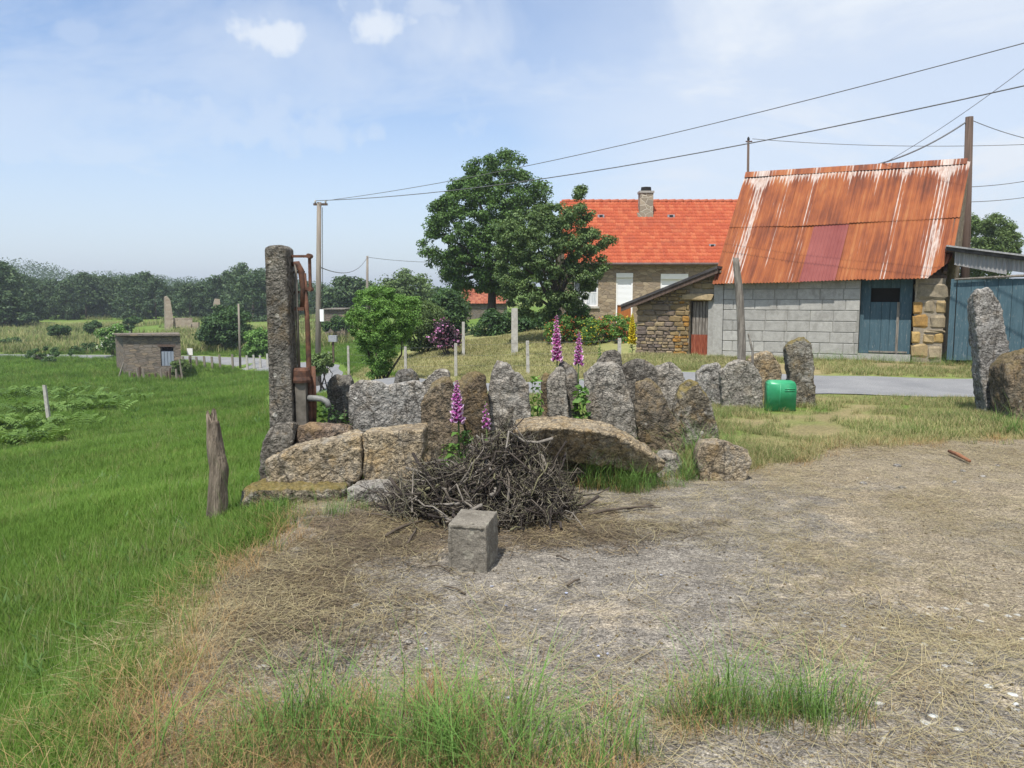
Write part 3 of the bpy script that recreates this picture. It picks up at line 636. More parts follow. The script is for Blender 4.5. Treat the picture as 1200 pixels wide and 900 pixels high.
    def row(py0, py1, cuts, cols):
        z1, z0 = hit(1085, py0)[1], hit(1085, py1)[1]
        for (a, b), cc in zip(zip(cuts[:-1], cuts[1:]), cols):
            x0 = q0 + (q1 - q0) * a; x1 = q0 + (q1 - q0) * b
            frame_obj('quoin', STONES[rr.randrange(8)], jam, (x0 + x1) / 2, .36, (z0 + z1) / 2, ((x1 - x0) * 1.0, .24, (z1 - z0) * .98), 0, gold[cc])
    row(330, 352, (0, 1), (3,)); row(352, 368.5, (0, .33, .68, 1), (0, 2, 1)); row(369, 386, (0, .5, 1), (0, 2)); row(386.5, 390, (.3, 1), (2,)); row(387, 403, (0, .3), (4,)); row(390.5, 403, (.32, .7, 1), (1, 4)); row(403.5, 421, (0, .55, 1), (1, 2))
    # blue door
    d0, d1 = hit(1007.5, 380, .42)[0], hit(1068, 380, .42)[0]; zt2 = 1.96; zb2 = hit(1030, 414, .42)[1]
    fbox(MB(), d0 - .03, d1 + .05, .50, .53, zb - .2, zt2).build('doorway_backing', 'dark_void', barn)
    door = thing('door_part', base, None, None); bpy.data.objects.remove(door)
    w0, w1 = hit(1031, 345, .42)[0], hit(1053, 345, .42)[0]; wz0, wz1 = hit(1042, 354, .42)[1], hit(1042, 337.5, .42)[1]
    planks = [d0, d0 + (d1 - d0) * .20, d0 + (d1 - d0) * .42, d0 + (d1 - d0) * .58, d0 + (d1 - d0) * .755, d1]
    dr = fbox(MB(), d0 + .01, d1 - .01, .475, .49, zb2, wz0).build('door', 'blue_boards', barn)
    for a, b in zip(planks[:-1], planks[1:]):
        t0 = .42 + rr.uniform(0, .008)
        segs = [(zb2, zt2)]
        if a < w1 - .02 and b > w0 + .02: segs = [(zb2, wz0), (wz1, zt2)]
        for z0, z1 in segs: fbox(MB(), a + .004, b - .004, t0, .47, z0, z1).build('plank', 'blue_boards', dr)
    fbox(MB(), hit(1050.0, 390, .40)[0], hit(1053.0, 390, .40)[0], .395, .418, zb2, wz0).build('batten', 'weathered_wood', dr)
    fbox(MB(), hit(1018, 413, .40)[0], hit(1063, 413, .40)[0], .39, .418, zb2 + .02, zb2 + .055).build('batten', 'weathered_wood', dr)
    fbox(MB(), d0 - .1, d1 + .02, .30, .50, zb - .1, zb2 - .012).build('sill', 'cement', barn)
    fbox(MB(), sA, q1, .3, .5, 1.935, 2.02).build('wall_plate', 'dark_wood', barn)
    # gable boards on the right end above the shed
    return barn
build_barn()

def build_lean_to():
    rr = random.Random(9); t = .30
    base = Fp(-1, 1.5, .1); lt = thing('lean_to', base, 'low rubble stone lean-to with sloping dark roof and rotting door', 'lean-to')
    sL, zbL = hit(746, 416, t); sR = hit(836, 400, t)[0] - .004; zb = min(zbL, .08) - .25
    aS, aZ = hit(733, 357, t); bS, bZ = hit(838, 315, t)
    def top(s): return aZ + (bZ - aZ) * (s - aS) / (bS - aS)
    dS0, dZt = hit(808, 352, t); dS1 = sR; dZb = hit(820, 421, t)[1]
    # mortar core with the doorway left open
    k = MB()
    def prism(s0, s1, z0, zf):
        k.hexa([Fp(s0, t + .03, z0), Fp(s1, t + .03, z0), Fp(s1, t + .4, z0), Fp(s0, t + .4, z0), Fp(s0, t + .03, zf(s0)), Fp(s1, t + .03, zf(s1)), Fp(s1, t + .4, zf(s1)), Fp(s0, t + .4, zf(s0))])
    under = lambda s: top(s) - .06
    prism(sL, dS0, zb, under); prism(dS0 + .003, dS1, dZt + .17, under)
    wall = k.build('rubble_wall', 'mortar', lt)
    pal = ((.145, .112, .085), (.18, .14, .10), (.22, .17, .115), (.125, .10, .085), (.25, .19, .12), (.16, .125, .10), (.27, .21, .125))
    z = zb + .12; zmax = bZ
    while z < zmax:
        h = rr.choice((.075, .09, .11, .13, .16)); s = sL - rr.uniform(0, .05)
        while s < dS1:
            L = h * rr.uniform(1.2, 2.9)
            a, b = s, s + L
            if z < dZt + .18 and b > dS0 - .02: b = dS0; 
            if b - a > .05 and a < dS0 + 9 and z + h < top((a + b) / 2) - .05 and not (z < dZt + .18 and a >= dS0 - .03):
                near = z < dZt + .1 and b > dS0 - .28
                c = rr.choice(pal) if not near else rr.choice(((.28, .15, .04), (.25, .18, .085), (.20, .145, .075)))
                frame_obj('stone', STONES[rr.randrange(8)], wall, (a + b) / 2, t + .045 + rr.uniform(-.012, .015), z + h / 2, (b - a - .012, .13, h - .01), rr.uniform(-.05, .05), c)
            s += L
            if z < dZt + .18 and s >= dS0 - .02: break
        z += h
    frame_obj('lintel', STONES[1], wall, (hit(800, 348, t)[0] + dS1 - .05) / 2, t + .03, dZt + .085, (dS1 - .05 - hit(800, 348, t)[0], .2, .165), 0, (.36, .275, .16))
    # side wall and far wall
    for s0, s1, t0, t1 in ((sL + .01, sL + .3, t + .41, 4.2), (sL + .01, sR, 4.2, 4.45)):
        kk = MB(); kk.hexa([Fp(s0, t0, zb), Fp(s1, t0, zb), Fp(s1, t1, zb), Fp(s0, t1, zb), Fp(s0, t0, under(s0)), Fp(s1, t0, under(s1)), Fp(s1, t1, under(s1)), Fp(s0, t1, under(s0))]); kk.build('side_wall', 'house_masonry', lt)
    # roof
    r0, r1 = aS - .03, bS + .12
    kk = MB(); kk.hexa([Fp(r0, t - .30, top(r0) - .05), Fp(r1, t - .30, top(r1) - .05), Fp(r1, 4.6, top(r1) - .05), Fp(r0, 4.6, top(r0) - .05), Fp(r0, t - .30, top(r0) + .015), Fp(r1, t - .30, top(r1) + .015), Fp(r1, 4.6, top(r1) + .015), Fp(r0, 4.6, top(r0) + .015)])
    rf = kk.build('roof', 'roof_edge', lt)
    kk = MB(); kk.hexa([Fp(r0, t - .27, top(r0) - .16), Fp(r1, t - .27, top(r1) - .16), Fp(r1, t - .23, top(r1) - .16), Fp(r0, t - .23, top(r0) - .16), Fp(r0, t - .27, top(r0) - .053), Fp(r1, t - .27, top(r1) - .053), Fp(r1, t - .23, top(r1) - .053), Fp(r0, t - .23, top(r0) - .053)])
    kk.build('verge_board', 'dark_wood', lt)
    # door: grey planks over a rusty tin patch
    fbox(MB(), dS0 - .02, dS1, t + .36, t + .38, zb, dZt + .2).build('doorway_backing', 'dark_void', lt)
    dr = fbox(MB(), dS0 + .04, dS1 - .16, t + .20, t + .22, dZb, dZt).build('door', 'dark_wood', lt)
    n = 5; zm = hit(820, 392, t + .15)[1]
    for i in range(n):
        a = dS0 + .04 + (dS1 - .20 - dS0) * i / n; b = dS0 + .04 + (dS1 - .20 - dS0) * (i + 1) / n
        fbox(MB(), a + .006, b - .006, t + .155 + rr.uniform(0, .015), t + .198, zm - .02 + rr.uniform(-.03, .0), dZt - .02 - rr.uniform(0, .03)).build('plank', 'weathered_wood', dr)
    mb = MB(); m = 48; s0, s1 = dS0 + .03, dS1 - .17
    for i in range(m):
        a, b = i / m, (i + 1) / m; f = lambda q: t + .13 + .012 * math.cos(q * 2 * math.pi * 9)
        mb.quad(Fp(s0 + (s1 - s0) * a, f(a), dZb), Fp(s0 + (s1 - s0) * b, f(b), dZb), Fp(s0 + (s1 - s0) * b, f(b), zm), Fp(s0 + (s1 - s0) * a, f(a), zm))
    mb.build('tin_patch', 'rusty_tin', dr, smooth=True)['label'] = 'rusty corrugated tin patch'
    fbox(MB(), dS1 - .155, dS1 - .004, t + .06, t + .3, zb, dZt + .165).build('door_post', 'cement', lt)
    fbox(MB(), dS0 - .1, dS1 - .02, t - .30, t + .16, zb, dZb - .03).build('doorstep', 'cement', lt)
build_lean_to()

def build_side_shed():
    rr = random.Random(4); t = .12
    s0, zb = hit(1108.5, 417, t); zb -= .15; s1 = s0 + 4.2
    sh = thing('plank_shed', Fp((s0 + s1) / 2, 2, .1), 'blue plank shed with corrugated tin fascia beside the rusty barn', 'shed')
    z_beam = hit(1150, 325, t)[1]
    a0, b0 = hit(1112, 288, t - .25), hit(1200, 299, t - .25); slope = (b0[1] - a0[1]) / (b0[0] - a0[0])
    def top(s): return a0[1] + slope * (s - a0[0])
    # boards
    bk = fbox(MB(), s0 + .02, s1, t + .05, t + .09, zb, top(s1)).build('wall', 'dark_void', sh)
    s = s0 + .02; i = 0
    while s < s1:
        w = (.115, .26, .24, .25)[i % 4] if i < 4 else rr.uniform(.2, .27)
        fbox(MB(), s, min(s + w - .007, s1), t + rr.uniform(0, .008), t + .045, zb + .06 + rr.uniform(0, .03), z_beam - .03).build('plank', 'blue_boards', sh); s += w + (.012 if i == 0 else 0); i += 1
    # beam, corrugated fascia sheets, roof
    p = [Fp(*((hit(1119, 327.5, t - .06))[0], t - .06, hit(1119, 327.5, t - .06)[1])), Fp(s0 + 1.2, t - .07, z_beam + .02), Fp(s1, t - .05, z_beam + .10)]
    MB().tube(p, [.022, .028, .03], 6).build('lintel_pole', 'weathered_wood', sh, smooth=True)
    for (u0, u1, hh, tilt) in ((s0 + .06, s0 + 1.02, .30, -.06), (s0 + .98, s0 + 1.9, .27, .0), (s0 + 1.88, s0 + 2.9, .28, 0), (s0 + 2.86, s1, .28, 0)):
        mb = MB(); m = int((u1 - u0) / .076 * 6)
        for k in range(m):
            a, b = u0 + (u1 - u0) * k / m, u0 + (u1 - u0) * (k + 1) / m; f = lambda q: t - .10 + (.012 if tilt == 0 else 0) + .011 * math.cos(q / .076 * 2 * math.pi)
            za = lambda q: top(q) - .07; zl = lambda q: top(q) - .07 - hh + tilt * (q - u0)
            mb.quad(Fp(a, f(a), zl(a)), Fp(b, f(b), zl(b)), Fp(b, f(b), za(b)), Fp(a, f(a), za(a)))
        mb.build('fascia_sheet', 'tin_grey', sh, smooth=True)
    r0, r1 = a0[0] - .04, s1 + .2
    for nm, mt, d0, d1, tt in (('roof', 'tin_grey', -.022, .012, -.27), ('roof_board', 'roof_edge', -.10, -.026, -.22)):
        MB().hexa([Fp(r0, t + tt, top(r0) + d0), Fp(r1, t + tt, top(r1) + d0), Fp(r1, 4.5, top(r1) + d0), Fp(r0, 4.5, top(r0) + d0), Fp(r0, t + tt, top(r0) + d1), Fp(r1, t + tt, top(r1) + d1), Fp(r1, 4.5, top(r1) + d1), Fp(r0, 4.5, top(r0) + d1)]).build(nm, mt, sh)
    fbox(MB(), s1 - .06, s1, t + .1, 4.4, zb, top(s1) - .12).build('side_wall', 'blue_boards', sh)
build_side_shed()

# ------------------------------------------------------------------ the tiled house and the far buildings
def wall_with_holes(x0, x1, z0, z1, y, holes, depth=.22):
    xs = sorted({x0, x1, *[h[0] for h in holes], *[h[1] for h in holes]}); zs = sorted({z0, z1, *[h[2] for h in holes], *[h[3] for h in holes]}); mb = MB()
    for a, b in zip(xs[:-1], xs[1:]):
        for c, d in zip(zs[:-1], zs[1:]):
            m, q = (a + b) / 2, (c + d) / 2
            if any(h[0] < m < h[1] and h[2] < q < h[3] for h in holes): continue
            mb.quad((a, y, c), (b, y, c), (b, y, d), (a, y, d))
    for h in holes:
        a, b, c, d = h; mb.quad((a, y, c), (a, y + depth, c), (a, y + depth, d), (a, y, d)); mb.quad((b, y, d), (b, y + depth, d), (b, y + depth, c), (b, y, c))
        mb.quad((a, y, d), (a, y + depth, d), (b, y + depth, d), (b, y, d)); mb.quad((a, y, c), (b, y, c), (b, y + depth, c), (a, y + depth, c))
    return mb
def tile_roof(name, parent, mat, x0, x1, ye, ze, yr, zr, rows, cw, seed):
    rr = np.random.default_rng(seed); cols = int((x1 - x0) / cw); vs, fs, r = [], [], []
    e = np.array([0, ye, ze]); d = np.array([0, yr - ye, zr - ze]); nn = np.array([0, -(zr - ze), yr - ye]); nn = nn / np.linalg.norm(nn)
    prof = ((0, .0), (.18, .028), (.38, .03), (.55, .004), (.85, .004), (1.0, .018))
    for j in range(rows):
        for i in range(cols):
            jx, jh = rr.uniform(-.006, .006), rr.uniform(0, .008); k = len(vs)
            for (q, h) in prof:
                x = x0 + (i + q) * cw + jx; a = e + d * (j / rows) + nn * (.075 + h + jh); b = e + d * ((j + 1.12) / rows) + nn * (.012 + h)
                vs += [(x, a[1], a[2] - .06), (x, a[1], a[2]), (x, b[1], b[2])]
            c = rr.random()
            for q in range(len(prof) - 1):
                o = k + q * 3; fs += [(o, o + 3, o + 4, o + 1), (o + 1, o + 4, o + 5, o + 2)]; r += [c, c]
    me = bpy.data.meshes.new(name); np_mesh(me, np.array(vs), np.array(fs), np.array(r)); o = link_mesh(name, me, mat, parent); o['kind'] = 'stuff'; return o

def build_house():
    d = 37.0; x0, x1 = W(664, 340, d).x, W(925, 340, d).x; zb = -.1; ze = W(700, 306, d).z; wz = lambda py: W(700, py, d).z; wx = lambda px: W(px, 340, d).x
    h = thing('stone_house', ((x0 + x1) / 2, d + 4, zb), 'stone cottage with bright orange tiled roof and white roller shutters', 'house')
    yr, zr = d + 4.2, W(760, 237, d + 4.2).z
    holes = [(wx(672), wx(701), wz(359), wz(320)), (wx(722), wx(741.5), wz(386), wz(320)), (wx(774), wx(806), wz(359), wz(321))]
    wall_with_holes(x0, x1, zb, ze + .02, d, holes).build('front_wall', 'house_masonry', h)
    for xx in (x0, x1):
        k = MB(); k.v = [(xx, d, zb), (xx, d + 8.4, zb), (xx, d + 8.4, ze), (xx, yr, zr - .05), (xx, d, ze)]; k.f = [(0, 1, 2, 3, 4)]; k.build('gable_wall', 'house_masonry', h)
    MB().quad((x0, d + 8.4, zb), (x1, d + 8.4, zb), (x1, d + 8.4, ze), (x0, d + 8.4, ze)).build('rear_wall', 'house_masonry', h)
    rf = MB().hexa([(x0 - .1, d - .25, ze - .16), (x1 + .1, d - .25, ze - .16), (x1 + .1, yr, zr - .08), (x0 - .1, yr, zr - .08), (x0 - .1, d - .25, ze - .1), (x1 + .1, d - .25, ze - .1), (x1 + .1, yr, zr - .02), (x0 - .1, yr, zr - .02)]).build('roof', 'dark_wood', h)
    MB().hexa([(x0 - .1, yr, zr - .08), (x1 + .1, yr, zr - .08), (x1 + .1, d + 8.6, ze - .16), (x0 - .1, d + 8.6, ze - .16), (x0 - .1, yr, zr - .02), (x1 + .1, yr, zr - .02), (x1 + .1, d + 8.6, ze - .1), (x0 - .1, d + 8.6, ze - .1)]).build('rear_roof', 'old_clay_tile', h)
    tile_roof('roof_tiles', rf, 'clay_tile', x0 - .1, x1 + .1, d - .28, ze - .12, yr, zr, 19, .215, 2)
    n = int((x1 - x0) / .4); 
    for i in range(n):
        a = x0 + (x1 - x0) * i / n; MB().tube([(a, yr, zr + .03), (a + .42, yr, zr + .045)], [.10, .115], 8).build('ridge_tile', 'ridge_clay', rf, smooth=True)
    MB().tube([(x0 - .1, d - .33, ze - .14), (x1 + .1, d - .33, ze - .14)], .065, 8).build('gutter', 'gutter', h, smooth=True)
    # chimney on the front slope
    sl = (zr - ze) / (yr - d); cy = d + 3.0; cx0, cx1 = W(750, 240, cy).x, W(765.5, 240, cy).x; zc = W(757, 226, cy).z; zroof = ze + sl * 3.0
    ch = MB().box(cx0 - .12, cx1, cy - .05, cy + .65, zroof - .6, zroof + .25).box(cx0, cx1, cy, cy + .6, zroof + .252, zc).build('chimney', 'chimney_stone', rf)
    MB().box(cx0 - .04, cx1 + .04, cy - .04, cy + .64, zc + .003, zc + .1).build('chimney_cap', 'cement', rf)
    MB().tube([(cx0 + .33, cy + .3, zc + .1), (cx0 + .33, cy + .3, zc + .3)], [.27, .25], 10).build('chimney_pot', 'dark_void', rf)
    for px, py, s in ((704, 255, .16), (786, 255, .17), (834, 290, .14)):
        best = min((abs((W(px, py, d + q * .05).z) - (ze + sl * q * .05)), q) for q in range(0, 84))[1]; y = d + best * .05; p = Vector((W(px, py, y).x, y, ze + sl * best * .05 + .05))
        v = MB(); v.box(p.x - s, p.x + s, p.y - .12, p.y + .14, p.z - .08, p.z + .10); v.build('vent_frame', 'lead', rf)
        MB().box(p.x - s * .5, p.x + s * .5, p.y - .128, p.y - .123, p.z - .02, p.z + .075).build('vent_opening', 'dark_void', rf)
    # left window: shutter box, frame, two sashes
    def win(hx, closed):
        a, b, c, e = hx; y = d
        w = MB().box(a, b, y - .03, y + .16, e - .24, e + .0).build('shutter_box', 'white_paint', h)
        MB().box(a - .06, b + .06, y - .08, y + .1, c - .09, c - .003).build('window_sill', 'concrete_post', h)
        if closed:
            MB().box(a + .05, b - .05, y + .06, y + .1, c, e - .243).build('shutter', 'roller_shutter', h)
            for q in (a, b - .05): MB().box(q, q + .05, y + .02, y + .14, c, e - .243).build('shutter_rail', 'white_paint', h)
            return
        f = MB(); t = .07; m = (a + b) / 2
        for q in (a, b - t, m - t * .7): f.box(q, q + (t * 1.4 if q not in (a, b - t) else t), y + .08, y + .13, c, e - .243)
        f.box(a + t, b - t, y + .083, y + .127, c, c + t); f.box(a + t, b - t, y + .083, y + .127, e - .243 - t, e - .246)
        fr = f.build('window_frame', 'white_paint', h)
        zq = c + (e - .24 - c) * .5
        for q0, q1 in ((a + t, m - t * .7), (m + t * .7, b - t)):
            MB().box(q0 + .002, q1 - .002, y + .10, y + .108, c + t + .002, e - .243 - t - .004).build('pane', 'window_glass', fr)
            MB().box(q0 + .002, q1 - .002, y + .092, y + .098, zq - .018, zq + .018).build('glazing_bar', 'white_paint', fr)
            MB().box(q0 + .005, q1 - .005, y + .0985, y + .0995, c + t + .005, zq - .03).build('curtain', 'net_curtain', fr)
        return
    win(holes[0], False); win(holes[2], True)
    a, b, c, e = holes[1]
    MB().box(a, b, d - .03, d + .16, e - .2, e).build('shutter_box', 'white_paint', h)
    zm = wz(357.5); dr = MB().box(a + .06, b - .06, d + .10, d + .15, c, zm + .3).build('door', 'orange_wood', h)
    MB().box(a + .06, b - .06, d + .05, d + .085, zm, e - .203).build('shutter', 'roller_shutter', h)
    for q in (a, b - .06): MB().box(q, q + .06, d + .02, d + .16, c, e - .203).build('door_frame', 'white_paint', h)
simple('ridge_clay', (0.30, 0.075, 0.035), (0.42, 0.12, 0.06), 9, .85, .2, .005)
stone_masonry('chimney_stone', [(0.30, 0.26, 0.19), (0.22, 0.19, 0.15), (0.36, 0.31, 0.23)], (0.44, 0.40, 0.32), 0.36, 0.26)
build_house()

def build_far_buildings():
    # small stone hut down the meadow
    d = 46.5; a, b = W(145, 415, d), W(212, 415, d); al, bl = W(136, 415, d + 3.2).x, W(209, 415, d + 3.2).x; zt = W(175, 393.5, d).z; zb = g1(-20, d) - .3
    h = thing('field_hut', ((a.x + b.x) / 2, d + 1.5, zb), 'small flat roofed stone hut standing alone in the green meadow', 'hut')
    hole = (W(188, 415, d).x, W(203.5, 415, d).x, W(190, 429, d).z, W(190, 406.5, d).z)
    wall_with_holes(a.x, b.x, zb, zt, d, [hole], .3).build('front_wall', 'shed_masonry', h)
    for x, xo in ((a.x, al), (b.x, bl)): MB().quad((x, d, zb), (xo, d + 3.2, zb), (xo, d + 3.2, zt - .1), (x, d, zt)).build('side_wall', 'shed_masonry', h)
    MB().quad((al, d + 3.2, zb), (bl, d + 3.2, zb), (bl, d + 3.2, zt - .1), (al, d + 3.2, zt - .1)).build('rear_wall', 'shed_masonry', h)
    MB().hexa([(a.x - .2, d - .25, zt + .01), (b.x + .1, d - .25, zt + .01), (bl, d + 3.4, zt - .05), (al - .2, d + 3.4, zt - .1), (a.x - .2, d - .25, zt + .1), (b.x + .1, d - .25, zt + .1), (bl, d + 3.4, zt + .05), (al - .2, d + 3.4, zt + .0)]).build('roof', 'shed_masonry', h)
    x0, x1, z0, z1 = hole
    w = MB().box(x0, x1, d + .12, d + .15, z0, z1 - .25).build('shutter_door', 'hut_blue', h)
    for i in range(4): MB().box(x0 + (x1 - x0) * i / 4 + .015, x0 + (x1 - x0) * (i + 1) / 4 - .015, d + .08, d + .115, z0 + .02, z1 - .28).build('plank', 'hut_blue', w)
    MB().box(x0 - .1, x1 + .1, d - .02, d + .2, z1 + .003, z1 + .14).build('lintel', 'dark_wood', h)
    # ruined cottage: one tall gable stump and low walls
    d = 92; zb = g1(W(205, 380, d).x, d) - .3; x = lambda px: W(px, 370, d).x; z = lambda py: W(200, py, d).z
    r = thing('ruined_cottage', (x(207), d, zb), 'roofless ruined stone cottage with one jagged gable in front of the forest', 'ruin')
    k = MB(); pr = [(193.5, 392), (201, 392), (203, 375), (200.5, 352), (197, 347), (194.5, 348)]; n = len(pr)
    k.v = [(x(p), d, z(q) if q < 390 else zb) for p, q in pr] + [(W(p - 1.5, 370, d + 3).x, d + 3, z(q) if q < 390 else zb) for p, q in pr]; k.f = [tuple(range(n))[::-1], tuple(range(n, 2 * n))] + [(i, (i + 1) % n, (i + 1) % n + n, i + n) for i in range(n)]
    k.build('gable_stump', 'ruin_masonry', r)
    wall_with_holes(x(201.2), x(224), zb, z(372.5), d + .3, [(x(203.5), x(209), z(386.5), z(383.5)), (x(222.5), x(223.5), z(385), z(380))], .5).build('low_wall', 'ruin_masonry', r)
    MB().box(x(224), x(231), d + .2, d + .7, zb, z(378)).build('wall_end', 'ruin_masonry', r)
    MB().box(x(203), x(209.5), d + .5, d + 1.2, z(387.5), z(383)).build('window_void', 'dark_void', r)
    d = 100; g = thing('ruined_gable', (W(254, 370, d).x, d, g1(-36, d)), 'pale stub of a ruined gable rising out of the big bush', 'ruin')
    k = MB(); pr = [(250, 400), (258, 400), (258.5, 362), (257.5, 350.5), (252.5, 350), (251, 356)]; n = len(pr); k.v = [tuple(W(p, q, d)) for p, q in pr] + [tuple(Vector((W(p - 1, q, d + 1.5).x, d + 1.5, W(p, q, d).z))) for p, q in pr]; k.f = [tuple(range(n))[::-1], tuple(range(n, 2 * n))] + [(i, (i + 1) % n, (i + 1) % n + n, i + n) for i in range(n)]
    k.build('gable_stump', 'ruin_masonry', g)
    # small outbuilding with an old tile roof, beyond the oak
    d = 75; x = lambda px: W(px, 350, d).x; zz = lambda py: W(560, py, d).z; zb = min(zz(372), g1(x(565), d)) - .5
    o = thing('outbuilding', (x(567), d + 2, zb), 'small outbuilding with faded red tile roof behind the oak trunk', 'outbuilding')
    MB().box(x(543), x(594), d, d + 4, zb, zz(356.5)).build('wall', 'shed_masonry', o)
    rf = MB().hexa([(x(541), d - .2, zz(357)), (x(597), d - .2, zz(357)), (x(592), d + 2.2, zz(341.5) + .12), (x(538), d + 2.2, zz(341.5) + .12), (x(541), d - .2, zz(357) + .05), (x(597), d - .2, zz(357) + .05), (x(592), d + 2.2, zz(341.5) + .2), (x(538), d + 2.2, zz(341.5) + .2)]).build('roof', 'dark_wood', o)
    tile_roof('roof_tiles', rf, 'old_clay_tile', x(540), x(595), d - .25, zz(357) + .08, d + 2.2, zz(341.5) + .22, 9, .26, 6)
    # long low stone building across the valley, behind the utility pole
    d = 68; zb = g1(W(392, 370, d).x, d) - .4; b = thing('low_building', (W(392, 370, d).x, d + 2, zb), 'low brown stone building half hidden behind the bright willow bush', 'building')
    MB().box(W(380, 370, d).x, W(404, 370, d).x, d, d + 4, zb, W(390, 363, d).z).build('wall', 'shed_masonry', b)
    MB().box(W(379, 370, d).x, W(405, 370, d).x, d - .2, d + 4.2, W(390, 362.7, d).z, W(390, 361.5, d).z).build('roof', 'weathered_wood', b)
simple('hut_blue', (0.16, 0.19, 0.23), (0.26, 0.29, 0.33), 6, .85, .3, .006, (5, 5, .3))
build_far_buildings()

# ------------------------------------------------------------------ stones of the yard wall
_stones = []
G_ = 'upright stones of the yard wall'
def stone(name, label, poly, d, thick, mat, lean=0.0, group=None, voxel=None, to_ground=True, amp=1.0, cat='stone', back=.82, yaw=0.0):
    _stones.append(dict(name=name, label=label, poly=poly, d=d, thick=thick, mat=mat, lean=lean, group=group, voxel=voxel, tg=to_ground, amp=amp, cat=cat, back=back, yaw=yaw))
def make_stones():
    tmp = []
    for s in _stones:
        P = [W(x, y, s['d']) for x, y in s['poly']]
        cx = sum(p.x for p in P) / len(P)
        if s['group'] == G_: P = [Vector((cx + (p.x - cx) * 1.09, p.y, p.z)) for p in P]
        if s['tg']:                       # run the foot down into the ground
            zmin = min(p.z for p in P); g = g1(cx, s['d'] + s['thick'] / 2) - .06; h = max(p.z for p in P) - zmin
            P = [Vector((p.x, p.y, p.z if p.z > zmin + .12 * h else g)) for p in P]
        zb = min(p.z for p in P); zt = max(p.z for p in P); me_c = Vector((cx, s['d'], (zb + zt) / 2))
        bm = bmesh.new(); f = []; k = []
        for p in P:
            ly = -s['lean'] * (p.z - zb); f.append(bm.verts.new((p.x, p.y + ly, p.z)))
            q = me_c + (p - me_c) * s['back']; q.z = max(q.z, zb) if p.z > zb + .02 else zb
            k.append(bm.verts.new((q.x, p.y + s['thick'] + ly * .6, q.z)))
        n = len(P); bm.faces.new(f); bm.faces.new(k[::-1])
        for i in range(n): bm.faces.new((f[i], k[i], k[(i + 1) % n], f[(i + 1) % n]))
        bmesh.ops.recalc_face_normals(bm, faces=bm.faces)
        rs = random.Random(len(tmp) * 7 + 3); ncut = 0 if s['name'] == 'granite_post' else 3 if s['tg'] is False else 7
        for _ in range(ncut):             # knock corners and edges off
            nv = Vector((rs.uniform(-1, 1), rs.uniform(-1, .5), rs.uniform(-.1, 1))).normalized(); q = [v.co.dot(nv) for v in bm.verts]; mx, mn = max(q), min(q); lim = mx - (mx - mn) * rs.uniform(.015, .075)
            ret = bmesh.ops.bisect_plane(bm, geom=list(bm.verts) + list(bm.edges) + list(bm.faces), plane_co=nv * lim, plane_no=nv, clear_outer=True)
            ed = [e for e in ret['geom_cut'] if isinstance(e, bmesh.types.BMEdge)]
            if ed: bmesh.ops.holes_fill(bm, edges=ed)
        bmesh.ops.recalc_face_normals(bm, faces=bm.faces)
        bmesh.ops.bevel(bm, geom=list(bm.edges), offset=.008, segments=1, affect='EDGES', clamp_overlap=True)
        if s['yaw']: bmesh.ops.rotate(bm, verts=bm.verts, cent=(cx, s['d'], 0), matrix=Matrix.Rotation(s['yaw'], 3, 'Z'))
        me = bpy.data.meshes.new('tmp'); bm.to_mesh(me); bm.free(); o = bpy.data.objects.new('tmp', me); COL.objects.link(o)
        m = o.modifiers.new('r', 'REMESH'); m.mode = 'VOXEL'; m.voxel_size = s['voxel'] or (.015 if s['d'] < 7.2 else .018 if s['d'] < 9 else .025)
        tmp.append(o)
    dg = bpy.context.evaluated_depsgraph_get()
    meshes = [bpy.data.meshes.new_from_object(o.evaluated_get(dg)) for o in tmp]
    for o in tmp: bpy.data.objects.remove(o)
    for i, (s, me) in enumerate(zip(_stones, meshes)):
        n = len(me.vertices); co = np.empty(n * 3); me.vertices.foreach_get('co', co); co = co.reshape(-1, 3)
        no = np.empty(n * 3, np.float32); me.vertices.foreach_get('normal', no); no = no.reshape(-1, 3); a = s['amp']; dsp = np.empty(n); off = Vector((i * 3.1, i * 1.7, i))
        for k in range(n):
            p = Vector(co[k]) + off
            r = mnoise.noise(p * 9); q = Vector((p.x, p.y, p.z * .55)); c = mnoise.cell(q * 6.5 + Vector((r, r, r)) * .35); dsp[k] = .004 + a * (.010 * mnoise.noise(p * 3.2) + .009 * r + .007 * (c - .5) + .026 * min(.3, (lambda v: v[1] - v[0])(mnoise.voronoi(q * 5.5)[0])) - .018 * abs(mnoise.noise(q * 13)) + .008 * mnoise.noise(p * 38))
        co += no * dsp[:, None]; me.vertices.foreach_set('co', co.ravel()); me.materials.clear()
        o = link_mesh(s['name'], me, s['mat'], smooth=True); tag(o, s['label'], s['cat'], s['group'])
stone('granite_post', 'tall square granite pillar carrying the rusty hand pump', [(310, 291), (316, 288), (329, 287), (335, 291), (338, 380), (343, 500), (343, 560), (317, 560), (315, 440)], 7.0, .24, 'granite_grey', amp=.13, cat='post', back=1.0, voxel=.012)
stone('granite_boulder', 'grey boulder at the foot of the tall granite pillar', [(317, 494), (343, 495), (346, 505), (340, 522), (339, 600), (298, 603), (301, 570), (306, 525)], 6.62, .32, 'granite_grey')
stone('granite_boulder', 'squat reddish brown stone beside the pump', [(347, 501), (360, 494), (405, 495), (412, 500), (411, 590), (347, 590)], 6.75, .28, 'granite_red', amp=.7)
stone('long_stone', 'long stone beam with rough broken ochre face on the mossy footing', [(303, 537), (322, 535), (345, 525), (385, 518), (408, 513), (421, 511), (424, 540), (423, 556), (412, 573), (395, 571), (340, 575), (311, 575), (306, 560)], 6.3, .34, 'granite_tan', to_ground=False, group='long stone beams', back=1.0)
